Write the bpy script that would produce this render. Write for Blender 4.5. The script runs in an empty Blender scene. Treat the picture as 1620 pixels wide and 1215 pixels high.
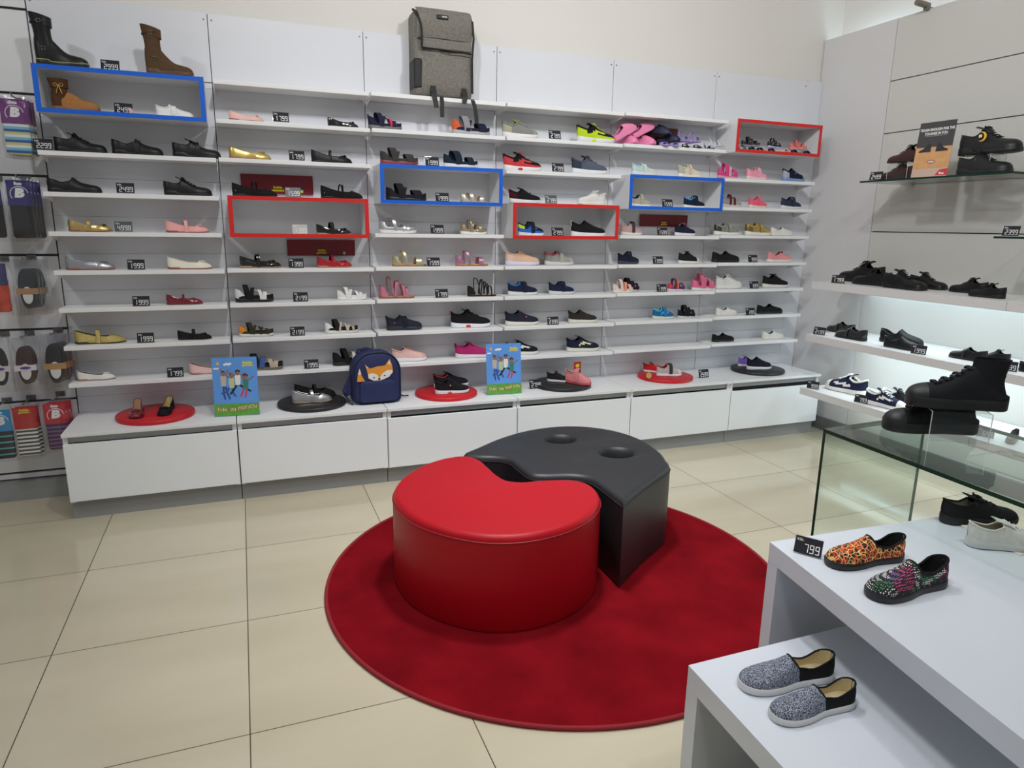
import bpy, math, random
import numpy as np
from mathutils import Vector, Matrix
C = bpy.context.scene
COL = C.collection
PI = math.pi
R = math.radians
random.seed(4)

# ------------------------------------------------------------------ camera, world, lights, exposure
F, PIT, YAW, ROLL = 1086.85, 0.2263, 0.3722, 0.0155
CAM = np.array([0.6674, -2.990, 1.3904])
cy_, sy_, cp_, sp_ = math.cos(YAW), math.sin(YAW), math.cos(PIT), math.sin(PIT)
FW = np.array([sy_*cp_, cy_*cp_, -sp_]); RT = np.array([cy_, -sy_, 0.0]); UP = np.cross(RT, FW)
cr_, sr_ = math.cos(ROLL), math.sin(ROLL)
RT2 = cr_*RT + sr_*UP; UP2 = -sr_*RT + cr_*UP
cam = bpy.data.cameras.new('camera'); co = bpy.data.objects.new('camera', cam); COL.objects.link(co)
mw = Matrix(((RT2[0], UP2[0], -FW[0], CAM[0]), (RT2[1], UP2[1], -FW[1], CAM[1]), (RT2[2], UP2[2], -FW[2], CAM[2]), (0, 0, 0, 1)))
co.matrix_world = mw
cam.sensor_width = 36.0; cam.lens = 36.0*F/1620.0; cam.clip_start = 0.05
C.camera = co
C.view_settings.view_transform = 'Standard'; C.view_settings.look = 'None'
C.view_settings.exposure = -0.72; C.view_settings.gamma = 1.0; C.view_settings.use_curve_mapping = False
w = bpy.data.worlds.new('world'); C.world = w; w.use_nodes = True
w.node_tree.nodes['Background'].inputs[0].default_value = (0.93, 0.96, 1.0, 1)
w.node_tree.nodes['Background'].inputs[1].default_value = 0.42
C.cycles.max_bounces = 10; C.cycles.transparent_max_bounces = 16; C.cycles.transmission_bounces = 8

def lamp(x, y, z, power, size=0.22, col=(0.965, 0.985, 1.0), tgt=None, spread=150):
    l = bpy.data.lights.new('downlight_or_fill', 'AREA'); l.shape = 'DISK'; l.size = size
    l.energy = power; l.color = col; l.spread = R(spread)
    o = bpy.data.objects.new('downlight_or_fill', l); COL.objects.link(o); o.location = (x, y, z)
    if tgt:
        d = Vector(tgt)-Vector((x, y, z)); o.rotation_euler = d.to_track_quat('-Z', 'Y').to_euler()
    return o
lamp(-1.15, -0.75, 3.15, 12, 0.16, tgt=(0.5, 1.0, 1.0))
lamp(0.9, -1.0, 3.15, 23, 0.16, tgt=(1.9, 1.0, 1.2))
lamp(2.25, -1.25, 3.15, 30, 0.16, tgt=(3.6, 1.0, 1.2))
lamp(1.75, -0.55, 3.15, 16, 0.3, tgt=(1.75, -0.6, 0), spread=75)  # added narrow fill over the ottomans, lifts their tops against the fronts
lamp(0.9, -2.2, 3.15, 15, 0.3, tgt=(1.1, -2.0, 0.0), spread=110)  # added fill above the low table, brightens its top
lamp(2.3, -2.6, 3.15, 20, 0.25, tgt=(3.6, -1.2, 0.8))
lamp(-1.4, -2.0, 3.15, 12, 0.4)
lamp(1.4, -5.2, 3.15, 16, 0.8)

def px_ray(px, py):
    return RT2*((px-810)/F) - UP2*((py-607.5)/F) + FW
def at(px, py, axis, val):                     # the place seen at a pixel on a given wall, shelf or floor plane
    d = px_ray(px, py); t = (val-CAM[axis])/d[axis]
    return CAM+t*d
def along(px, Y, Z):                           # x of the place on the line y=Y, z=Z seen in pixel column px
    k = (px-810)/F
    n = RT2-k*FW
    return CAM[0]-(n[1]*(Y-CAM[1])+n[2]*(Z-CAM[2]))/n[0]
def along_y(px, X, Z):
    k = (px-810)/F
    n = RT2-k*FW
    return CAM[1]-(n[0]*(X-CAM[0])+n[2]*(Z-CAM[2]))/n[1]

# ------------------------------------------------------------------ materials
def s2l(c):
    return tuple(((v/255.0)/12.92 if v/255.0 <= 0.04045 else ((v/255.0+0.055)/1.055)**2.4) for v in c)
MC = {}
def mat(rgb, rough=0.5, metal=0.0, bump=0.0, bscale=400.0, coat=0.0, mott=0.0, mscale=30.0, emit=0.0, spec=0.5):
    key = (tuple(rgb), rough, metal, bump, bscale, coat, mott, mscale, emit, spec)
    if key in MC: return MC[key]
    m = bpy.data.materials.new('material_%d' % len(MC)); m.use_nodes = True
    nt = m.node_tree; b = nt.nodes['Principled BSDF']
    c = s2l(rgb)
    b.inputs['Base Color'].default_value = (*c, 1)
    b.inputs['Roughness'].default_value = rough; b.inputs['Metallic'].default_value = metal
    b.inputs['Coat Weight'].default_value = coat; b.inputs['Specular IOR Level'].default_value = spec
    b.inputs['Coat Roughness'].default_value = 0.08
    tc = nt.nodes.new('ShaderNodeTexCoord')
    if mott:
        n = nt.nodes.new('ShaderNodeTexNoise'); n.inputs['Scale'].default_value = mscale; n.inputs['Detail'].default_value = 5
        r = nt.nodes.new('ShaderNodeMapRange'); r.inputs[1].default_value = 0.3; r.inputs[2].default_value = 0.7
        r.inputs[3].default_value = 1-mott; r.inputs[4].default_value = 1+mott
        v = nt.nodes.new('ShaderNodeVectorMath'); v.operation = 'SCALE'; v.inputs[0].default_value = c
        nt.links.new(tc.outputs['Object'], n.inputs['Vector']); nt.links.new(n.outputs['Fac'], r.inputs[0])
        nt.links.new(r.outputs[0], v.inputs['Scale']); nt.links.new(v.outputs[0], b.inputs['Base Color'])
    if bump:
        n = nt.nodes.new('ShaderNodeTexNoise'); n.inputs['Scale'].default_value = bscale; n.inputs['Detail'].default_value = 3
        bp = nt.nodes.new('ShaderNodeBump'); bp.inputs['Strength'].default_value = bump; bp.inputs['Distance'].default_value = 0.002
        nt.links.new(tc.outputs['Object'], n.inputs['Vector']); nt.links.new(n.outputs['Fac'], bp.inputs['Height'])
        nt.links.new(bp.outputs[0], b.inputs['Normal'])
    if emit:
        b.inputs['Emission Color'].default_value = (*c, 1); b.inputs['Emission Strength'].default_value = emit
    MC[key] = m
    return m
def newmat(name):
    m = bpy.data.materials.new(name); m.use_nodes = True
    return m, m.node_tree, m.node_tree.nodes['Principled BSDF']
def glassmat(name, tint, rough=0.0, alpha=0.12):     # thin clear sheet: tinted see-through with a glossy surface
    m, nt, b = newmat(name)
    for n in list(nt.nodes): nt.nodes.remove(n)
    o = nt.nodes.new('ShaderNodeOutputMaterial'); t = nt.nodes.new('ShaderNodeBsdfTransparent'); t.inputs[0].default_value = (*tint, 1)
    g = nt.nodes.new('ShaderNodeBsdfGlossy'); g.inputs['Roughness'].default_value = rough
    f = nt.nodes.new('ShaderNodeFresnel'); f.inputs[0].default_value = 1.45
    mx = nt.nodes.new('ShaderNodeMixShader')
    ad = nt.nodes.new('ShaderNodeMath'); ad.operation = 'MULTIPLY_ADD'; ad.inputs[1].default_value = 1.0; ad.inputs[2].default_value = alpha
    ge = nt.nodes.new('ShaderNodeNewGeometry'); iv = nt.nodes.new('ShaderNodeMath'); iv.operation = 'SUBTRACT'; iv.inputs[0].default_value = 1.0
    ml = nt.nodes.new('ShaderNodeMath'); ml.operation = 'MULTIPLY'
    nt.links.new(ge.outputs['Backfacing'], iv.inputs[1]); nt.links.new(f.outputs[0], ad.inputs[0]); nt.links.new(ad.outputs[0], ml.inputs[0]); nt.links.new(iv.outputs[0], ml.inputs[1])
    nt.links.new(ml.outputs[0], mx.inputs[0])
    nt.links.new(t.outputs[0], mx.inputs[1]); nt.links.new(g.outputs[0], mx.inputs[2]); nt.links.new(mx.outputs[0], o.inputs[0])
    return m
CLEAR = glassmat('clear_acrylic', (0.95, 0.96, 0.96), 0.02, 0.02)
POLY = glassmat('clear_film', (0.93, 0.93, 0.94), 0.15, 0.06)
GLASS = glassmat('shelf_glass', (0.93, 0.975, 0.955), 0.0, 0.13)
GLASSEDGE = mat((8, 52, 38), 0.3, spec=0.3)
WHITE = mat((232, 232, 234), 0.38, mott=0.015, mscale=3)
SHELFW = mat((240, 240, 240), 0.35)
PANEL = mat((222, 223, 228), 0.45, mott=0.02, mscale=2)
BOXW = mat((226, 226, 228), 0.45)
BLUE = mat((14, 98, 214), 0.4); RED = mat((216, 38, 34), 0.4)
GREY = mat((150, 151, 152), 0.45, mott=0.03, mscale=6)
DARK = mat((12, 12, 12), 0.7)

# ------------------------------------------------------------------ mesh helpers
class MB:
    def __init__(s): s.v = []; s.f = []; s.m = []
    def add(s, vs, fs, mi=0):
        o = len(s.v); s.v += [tuple(float(c) for c in p) for p in vs]
        s.f += [tuple(o+i for i in f) for f in fs]; s.m += [mi]*len(fs); return s
    def box(s, x0, x1, y0, y1, z0, z1, mi=0):
        vs = [(x, y, z) for x in (x0, x1) for y in (y0, y1) for z in (z0, z1)]
        return s.add(vs, [(0, 1, 3, 2), (4, 6, 7, 5), (0, 4, 5, 1), (2, 3, 7, 6), (0, 2, 6, 4), (1, 5, 7, 3)], mi)
    def prism(s, poly, z0, z1, mi=0):
        n = len(poly); vs = [(x, y, z0) for x, y in poly]+[(x, y, z1) for x, y in poly]
        return s.add(vs, [tuple(range(n))[::-1], tuple(range(n, 2*n))]+[(i, (i+1) % n, n+(i+1) % n, n+i) for i in range(n)], mi)
    def tube(s, pts, r, n=6, closed=False, mi=0):
        pts = [Vector(p) for p in pts]; N = len(pts); vs = []
        up = None
        for i, p in enumerate(pts):
            a = pts[(i-1) % N] if (closed or i > 0) else p
            b = pts[(i+1) % N] if (closed or i < N-1) else p
            t = (b-a)
            t = t.normalized() if t.length > 1e-9 else Vector((1, 0, 0))
            if up is None: up = Vector((0, 0, 1)) if abs(t.z) < 0.9 else Vector((1, 0, 0))
            sd = t.cross(up)
            sd = sd.normalized() if sd.length > 1e-6 else Vector((0, 1, 0))
            up = sd.cross(t).normalized()
            rr = r[i] if isinstance(r, (list, tuple)) else r
            for k in range(n):
                q = 2*PI*k/n; vs.append(p+sd*math.cos(q)*rr+up*math.sin(q)*rr)
        fs = []
        for i in range(N if closed else N-1):
            j = (i+1) % N
            for k in range(n): fs.append((i*n+k, i*n+(k+1) % n, j*n+(k+1) % n, j*n+k))
        if not closed: fs += [tuple(range(n))[::-1], tuple((N-1)*n+k for k in range(n))]
        return s.add(vs, fs, mi)
    def rings(s, rings, closed=True, cap=True, mi=0, mfun=None):
        K = len(rings[0]); vs = [p for r in rings for p in r]; o = len(s.v)
        s.v += [tuple(float(c) for c in p) for p in vs]
        for i in range(len(rings)-1):
            for k in range(K if closed else K-1):
                k2 = (k+1) % K
                s.f.append((o+i*K+k, o+i*K+k2, o+(i+1)*K+k2, o+(i+1)*K+k)); s.m.append(mfun(i, k) if mfun else mi)
        if cap and closed:
            s.f.append(tuple(o+k for k in range(K))[::-1]); s.m.append(mi)
            s.f.append(tuple(o+(len(rings)-1)*K+k for k in range(K))); s.m.append(mi)
        return s
    def ball(s, c, r, sx=1, sy=1, sz=1, n=10, mi=0):
        rg = []
        for i in range(n//2+1):
            a = -PI/2+PI*i/(n//2); cr = max(math.cos(a), 0.02)
            rg.append([(c[0]+r*sx*cr*math.cos(2*PI*k/n), c[1]+r*sy*cr*math.sin(2*PI*k/n), c[2]+r*sz*math.sin(a)) for k in range(n)])
        return s.rings(rg, mi=mi)
    def xf(s, M, start=0):
        for i in range(start, len(s.v)): s.v[i] = tuple(M @ Vector(s.v[i]))
        return s
    def build(s, name, mats, parent=None, smooth=False, bevel=0, seg=2, loc=None):
        me = bpy.data.meshes.new(name); me.from_pydata(s.v, [], s.f)
        mats = mats if isinstance(mats, (list, tuple)) else [mats]
        for m in mats: me.materials.append(m)
        me.polygons.foreach_set('material_index', s.m)
        if smooth: me.polygons.foreach_set('use_smooth', [True]*len(s.f))
        me.validate(); me.update()
        o = bpy.data.objects.new(name, me); COL.objects.link(o)
        if parent: o.parent = parent
        if loc is not None: o.location = loc
        if smooth:
            try: me.set_sharp_from_angle(angle=R(50))
            except Exception: pass
        if bevel:
            b = o.modifiers.new('bevel', 'BEVEL'); b.width = bevel; b.segments = seg; b.limit_method = 'ANGLE'
        return o
def box(name, x0, x1, y0, y1, z0, z1, m, parent=None, bevel=0.0):
    return MB().box(x0, x1, y0, y1, z0, z1).build(name, m, parent, bevel=bevel)
def thing(name, label, cat, loc=(0, 0, 0), rz=0, group=None):
    o = bpy.data.objects.new(name, None); COL.objects.link(o); o.empty_display_size = 0.05
    o.location = tuple(float(c) for c in loc); o.rotation_euler = (0, 0, rz); o['label'] = label; o['category'] = cat
    if group: o['group'] = group
    return o
def tag(o, label, cat, group=None):
    o['label'] = label; o['category'] = cat
    if group: o['group'] = group
    return o
def struct(o): o['kind'] = 'structure'; return o
TXT = {}
def text_mesh(body, bold=0.0):
    k = (body, bold)
    if k in TXT: return TXT[k]
    cu = bpy.data.curves.new('text', 'FONT'); cu.body = body; cu.size = 1; cu.align_x = 'CENTER'; cu.align_y = 'CENTER'; cu.offset = bold
    cu.resolution_u = 3
    o = bpy.data.objects.new('text', cu); COL.objects.link(o)
    dg = bpy.context.evaluated_depsgraph_get(); dg.update()
    me = bpy.data.meshes.new_from_object(o.evaluated_get(dg))
    vs = [tuple(v.co) for v in me.vertices]; fs = [tuple(p.vertices) for p in me.polygons]
    bpy.data.objects.remove(o); bpy.data.curves.remove(cu); bpy.data.meshes.remove(me)
    TXT[k] = (vs, fs); return TXT[k]
def text_to(mb, body, cx, cz, h, y=0, bold=0.0, mi=0, sx=1.0, shear=0.0, rot=0.0):   # flat letters facing -y, centred on (cx, cz)
    vs, fs = text_mesh(body, bold)
    c, s = math.cos(rot), math.sin(rot)
    out = []
    for v in vs:
        X = (v[0]*sx+shear*v[1])*h; Z = v[1]*h
        out.append((cx+X*c-Z*s, y, cz+X*s+Z*c))
    mb.add(out, fs, mi)
def flat(mb, poly, y, mi=0):                        # flat polygon facing -y
    n = len(poly); mb.add([(x, y, z) for x, z in poly], [tuple(range(n))], mi)
def disc2(cx, cz, rx, rz, n=16): return [(cx+rx*math.cos(2*PI*k/n), cz+rz*math.sin(2*PI*k/n)) for k in range(n)]
def herm(pts):
    xs = [p[0] for p in pts]; ys = [p[1] for p in pts]; n = len(xs)
    d = [(ys[i+1]-ys[i])/(xs[i+1]-xs[i]) for i in range(n-1)]
    m = [d[0]]+[0 if d[i-1]*d[i] <= 0 else 2*d[i-1]*d[i]/(d[i-1]+d[i]) for i in range(1, n-1)]+[d[-1]]
    def f(x):
        if x <= xs[0]: return ys[0]
        if x >= xs[-1]: return ys[-1]
        i = 0
        while x > xs[i+1]: i += 1
        h = xs[i+1]-xs[i]; t = (x-xs[i])/h
        return (2*t**3-3*t*t+1)*ys[i]+(t**3-2*t*t+t)*h*m[i]+(-2*t**3+3*t*t)*ys[i+1]+(t**3-t*t)*h*m[i+1]
    return f

# ------------------------------------------------------------------ the shell of the shop
YW = 0.9655; YC = 0.589; BW = 0.7506; BX0 = -0.1625; XR = 4.47; TOPZ = 2.376
BX = [BX0+BW*k for k in range(7)]
ZL = [.615, .798, .980, 1.157, 1.336, 1.514, 1.694, 1.873, 2.050]
DZ = [-.004, 0, .003, .004, .008, .016]
def zl(b, n): return ZL[n]+DZ[b]

m, nt, b = newmat('floor_tiles')
tc = nt.nodes.new('ShaderNodeTexCoord'); sep = nt.nodes.new('ShaderNodeSeparateXYZ'); nt.links.new(tc.outputs['Object'], sep.inputs[0])
def mth(op, a, bb=None):
    n = nt.nodes.new('ShaderNodeMath'); n.operation = op
    for i, q in enumerate((a, bb)):
        if q is None: continue
        if isinstance(q, (int, float)): n.inputs[i].default_value = q
        else: nt.links.new(q, n.inputs[i])
    return n.outputs[0]
ln = []; cells = []
for ax in (0, 1):
    q = mth('DIVIDE', sep.outputs[ax], 0.6); fr = mth('FRACT', mth('ADD', q, 100.5)); cells.append(mth('FLOOR', mth('ADD', q, 100.0)))
    ln.append(mth('LESS_THAN', mth('ABSOLUTE', mth('SUBTRACT', fr, 0.5)), 0.0026))
line = mth('MAXIMUM', ln[0], ln[1])
cb = nt.nodes.new('ShaderNodeCombineXYZ'); nt.links.new(cells[0], cb.inputs[0]); nt.links.new(cells[1], cb.inputs[1])
wn = nt.nodes.new('ShaderNodeTexWhiteNoise'); nt.links.new(cb.outputs[0], wn.inputs['Vector'])
nz = nt.nodes.new('ShaderNodeTexNoise'); nz.inputs['Scale'].default_value = 2.2; nz.inputs['Detail'].default_value = 6
mp = nt.nodes.new('ShaderNodeMapping'); mp.inputs['Scale'].default_value = (0.5, 2.0, 1); nt.links.new(tc.outputs['Object'], mp.inputs[0]); nt.links.new(mp.outputs[0], nz.inputs['Vector'])
mix = mth('ADD', mth('MULTIPLY', wn.outputs['Value'], 0.35), mth('MULTIPLY', nz.outputs['Fac'], 0.75))
cr = nt.nodes.new('ShaderNodeValToRGB'); cr.color_ramp.elements[0].position = 0.25; cr.color_ramp.elements[1].position = 0.85
cr.color_ramp.elements[0].color = (*s2l((186, 176, 152)), 1); cr.color_ramp.elements[1].color = (*s2l((206, 197, 174)), 1)
nt.links.new(mix, cr.inputs[0])
mc = nt.nodes.new('ShaderNodeMix'); mc.data_type = 'RGBA'; nt.links.new(line, mc.inputs[0]); nt.links.new(cr.outputs[0], mc.inputs[6]); mc.inputs[7].default_value = (*s2l((74, 62, 44)), 1)
nt.links.new(mc.outputs[2], b.inputs['Base Color'])
nt.links.new(mth('ADD', mth('MULTIPLY', line, 0.5), mth('MULTIPLY', nz.outputs['Fac'], 0.22)), b.inputs['Roughness'])
b.inputs['Specular IOR Level'].default_value = 0.4
struct(box('floor', -6, 6.5, -8, 1.2, -0.05, 0, m))
UPW = mat((226, 222, 216), 0.7, mott=0.01, mscale=2)
struct(box('ceiling', -6, 6.5, -8, 1.2, 3.35, 3.4, mat((238, 238, 236), 0.8)))
struct(box('wall_back', -6, 4.62, 0.995, 1.2, 0, 3.35, UPW))
struct(box('wall_right', 4.62, 4.72, -8, 1.2, 0, 3.35, UPW))
# white cladding in bays, each backing board a separate sheet with a dark joint between them
struct(box('trim_1', -0.17, 4.345, 0.985, 0.995, 0.40, TOPZ, DARK))
def bay_board(i, x0, x1):
    o = MB()
    g = 0.0018
    o.box(x0+g, x1-g, YW, 0.985, 2.062, TOPZ)
    z = 0.42
    n = 0
    while z < 2.055:      # slat boards with fine joints
        z2 = min(z+0.0895, 2.058)
        o.box(x0+g, x1-g, YW+0.001*(n % 2), 0.985, z, z2-0.0008); z = z2; n += 1
    ob = o.build('backing_board', PANEL)
    sc = MB()
    for sx in (x0+0.018, x1-0.018): sc.tube([(sx, YW+0.001, TOPZ-0.03), (sx, YW-0.0025, TOPZ-0.03)], 0.004, 8)
    sc.build('screw', mat((110, 110, 112), 0.4, 0.6), ob)
    return ob
ordn = ['leftmost', 'second from the left', 'third from the left', 'fourth from the left', 'fifth from the left', 'rightmost']
for i in range(6):
    tag(bay_board(i, BX[i], BX[i+1]), 'tall white slatted backing board of the %s shoe bay' % ordn[i], 'wall panel', 'backing boards of the shoe wall')
tag(MB().box(BX[6]+.002, XR-0.002, YW+0.004, 0.99, 0.0, TOPZ+0.006).build('filler_board', PANEL), 'narrow white filler board in the corner beside the last shoe bay', 'wall panel')
# sock wall on the left
gz = [2.36, 2.005, 1.61, 1.235, 0.925, 0.655, 0.385]
gz = [at(20, py, 1, YW)[2] for py in (13, 147, 277, 403.5, 522, 636.5, 749)]
sb = thing('slat_board', 'white grooved slat board behind the hanging sock packs', 'wall panel', (0, 0, 0))
edges = [2.9]+gz+[0.10]
mb = MB()
for a, bz in zip(edges[:-1], edges[1:]): mb.box(-2.6, BX0-0.004, YW, 0.99, bz+0.006, a-0.006)
mb.build('board', WHITE, sb)
mb = MB()
for z in gz: mb.box(-2.6, BX0-0.004, YW+0.012, 0.992, z-0.007, z+0.007)
mb.build('groove', mat((70, 70, 72), 0.4, 0.5), sb)
struct(box('baseboard_left', -2.6, BX0-0.01, 0.93, 0.995, 0, at(20, 770, 1, .93)[2]+0.02, GREY))
# right partition
rp = MB()
rp.box(XR, XR+0.03, 0.418, 0.985, 0.09, 2.65)
struct(rp.build('wall_partition', mat((214, 212, 212), 0.5, mott=0.01, mscale=2)))
rb = MB()
zs = [2.65, 2.275, 1.985, 1.69, 1.395, 1.10]
zs = [2.65, at(1405, 129.5, 0, XR)[2], at(1393, 212.5, 0, XR)[2], 1.69, at(1372, 366.5, 0, XR)[2], 0.09]
for a, bz in zip(zs[:-1], zs[1:]): rb.box(XR+0.002, XR+0.03, -4.5, 0.415, bz+0.003, a-0.003 if a < 2.6 else a)
struct(rb.build('wall_grooved', mat((208, 206, 200), 0.5, mott=0.015, mscale=2)))
struct(box('trim_2', XR+0.026, XR+0.032, -4.5, 0.42, 0.1, 2.64, DARK))
struct(box('baseboard_right', XR-0.015, XR+0.03, -4.5, 0.985, 0, 0.092, mat((120, 119, 118), 0.5)))
# cove light behind the top of the partition, and light strips under the white shelves
LED = mat((205, 238, 255), 0.5, emit=5.0)
cl = bpy.data.lights.new('cove_glow', 'AREA'); cl.shape = 'RECTANGLE'; cl.size = .08; cl.size_y = 4.2; cl.energy = 4; cl.color = (.75, .93, 1.0)
clo = bpy.data.objects.new('cove_glow', cl); COL.objects.link(clo); clo.location = (XR+.085, -1.2, 2.56); clo.rotation_euler = (PI, 0, 0)
tag(MB().box(XR+0.06, XR+0.09, -3.5, 0.93, 2.50, 2.53).build('cove_light', LED), 'hidden cool white light strip behind the top of the right partition', 'light')
bk = thing('clamp_bracket', 'small grey cylindrical clamp on the top edge of the right partition', 'bracket', (XR-0.02, at(1468, 16, 0, XR)[1], 2.655))
MB().tube([(-0.075, 0.0, 0.02), (0.02, 0.0, 0.012)], 0.017, 12).build('barrel', mat((130, 122, 112), 0.35, 0.5), bk, True)
MB().box(-0.005, 0.045, -0.012, 0.012, -0.012, 0.004).build('clamp', mat((120, 114, 106), 0.35, 0.5), bk)

# ------------------------------------------------------------------ shoe builder
WP = {'round': (2.3, 0.74), 'point': (1.55, 0.66), 'wide': (2.8, 0.78), 'square': (3.4, 0.80)}
def wprof(s, toe='round', wd=1.0):
    base = WB(s)*wd
    if s < 0.13: base *= math.sqrt(max(0.0, 1-(1-s/0.13)**2))
    p, t0 = WP[toe]
    if s > t0: base *= max(0.0, 1-((s-t0)/(1-t0))**p)**(1/p)
    return max(base, 0.004)
WB = herm([(0, .112), (.15, .118), (.4, .112), (.68, .158), (1, .165)])
SP = {  # sole thickness, toe spring, top line, rim line, throat, toe
 'sneaker': dict(th=[(0, .13), (.3, .105), (.7, .09), (1, .08)], spring=.03, top=[(.3, .41), (.38, .41), (.5, .355), (.68, .275), (.82, .235), (1, .20)], rim=[(0, .37), (.1, .32), (.25, .29), (.38, .36)], so=.37, toe='round'),
 'oxford': dict(th=[(0, .1), (.24, .1), (.28, .05), (1, .05)], spring=.012, top=[(.3, .37), (.38, .37), (.5, .305), (.65, .225), (.8, .195), (1, .175)], rim=[(0, .31), (.12, .28), (.28, .26), (.38, .32)], so=.36, toe='round'),
 'loafer': dict(th=[(0, .09), (.24, .09), (.28, .045), (1, .045)], spring=.012, top=[(.4, .34), (.45, .335), (.6, .245), (.8, .19), (1, .165)], rim=[(0, .31), (.12, .28), (.28, .22), (.43, .26)], so=.43, toe='round'),
 'flat': dict(th=[(0, .05), (.26, .05), (.30, .028), (1, .025)], spring=.015, top=[(.6, .195), (.7, .19), (.82, .165), (1, .12)], rim=[(0, .30), (.1, .265), (.3, .20), (.5, .16), (.66, .155)], so=.64, toe='point'),
 'slipon': dict(th=[(0, .085), (.5, .075), (1, .08)], spring=.01, top=[(.4, .335), (.45, .33), (.6, .265), (.8, .215), (1, .175)], rim=[(0, .30), (.1, .27), (.28, .195), (.43, .235)], so=.44, toe='round'),
 'clog': dict(th=[(0, .12), (.5, .10), (1, .08)], spring=.05, top=[(.42, .36), (.5, .37), (.68, .33), (.85, .26), (1, .18)], rim=[(0, .17), (.2, .17), (.42, .26)], so=.45, toe='wide'),
 'sandal': dict(th=[(0, .10), (.4, .085), (1, .07)], spring=.03, top=[(.3, .36), (.5, .29), (.7, .22), (.85, .18), (1, .13)], rim=[(0, .34), (.15, .28), (.3, .2)], so=.3, toe='round'),
 'thin': dict(th=[(0, .06), (.3, .05), (1, .04)], spring=.01, top=[(.3, .36), (.5, .26), (.7, .19), (.85, .15), (1, .11)], rim=[(0, .3), (.15, .25), (.3, .12)], so=.3, toe='round'),
 'ankle': dict(th=[(0, .10), (.26, .10), (.3, .07), (1, .07)], spring=.02, top=[(.3, .46), (.42, .42), (.52, .36), (.66, .28), (.82, .25), (1, .22)], rim=[(0, .44), (.3, .44)], so=.12, toe='round', shaft=.72),
 'hightop': dict(th=[(0, .125), (.5, .12), (1, .125)], spring=.015, top=[(.12, .22), (.22, .42), (.31, .53), (.37, .50), (.5, .40), (.62, .325), (.73, .275), (.84, .26), (1, .225)], rim=[(0, .17), (.12, .20), (.3, .42)], so=.12, toe='wide', shaft=.565),
 'boot': dict(th=[(0, .11), (.26, .11), (.3, .07), (1, .07)], spring=.02, top=[(.3, .60), (.40, .48), (.50, .37), (.62, .28), (.82, .235), (1, .20)], rim=[(0, .56), (.3, .56)], so=.12, toe='round', shaft=1.02),
}
def lmat(c, fin='matte'):
    if fin == 'matte': return mat(c, 0.8, bump=0.25, bscale=900, mott=0.08, mscale=60, spec=0.25)
    if fin == 'mesh': return mat(c, 0.85, bump=0.6, bscale=1400, mott=0.18, mscale=220, spec=0.2)
    if fin == 'leather': return mat(c, 0.4, bump=0.12, bscale=500, spec=0.35)
    if fin == 'patent': return mat(c, 0.12, coat=1.0)
    if fin == 'metal': return mat(c, 0.3, 0.75, bump=0.15, bscale=200)
    if fin == 'glitter': return mat(c, 0.3, 0.7, bump=1.0, bscale=700, mott=0.35, mscale=350)
    if fin == 'rubber': return mat(c, 0.5)
    return mat(c, 0.5)

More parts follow.
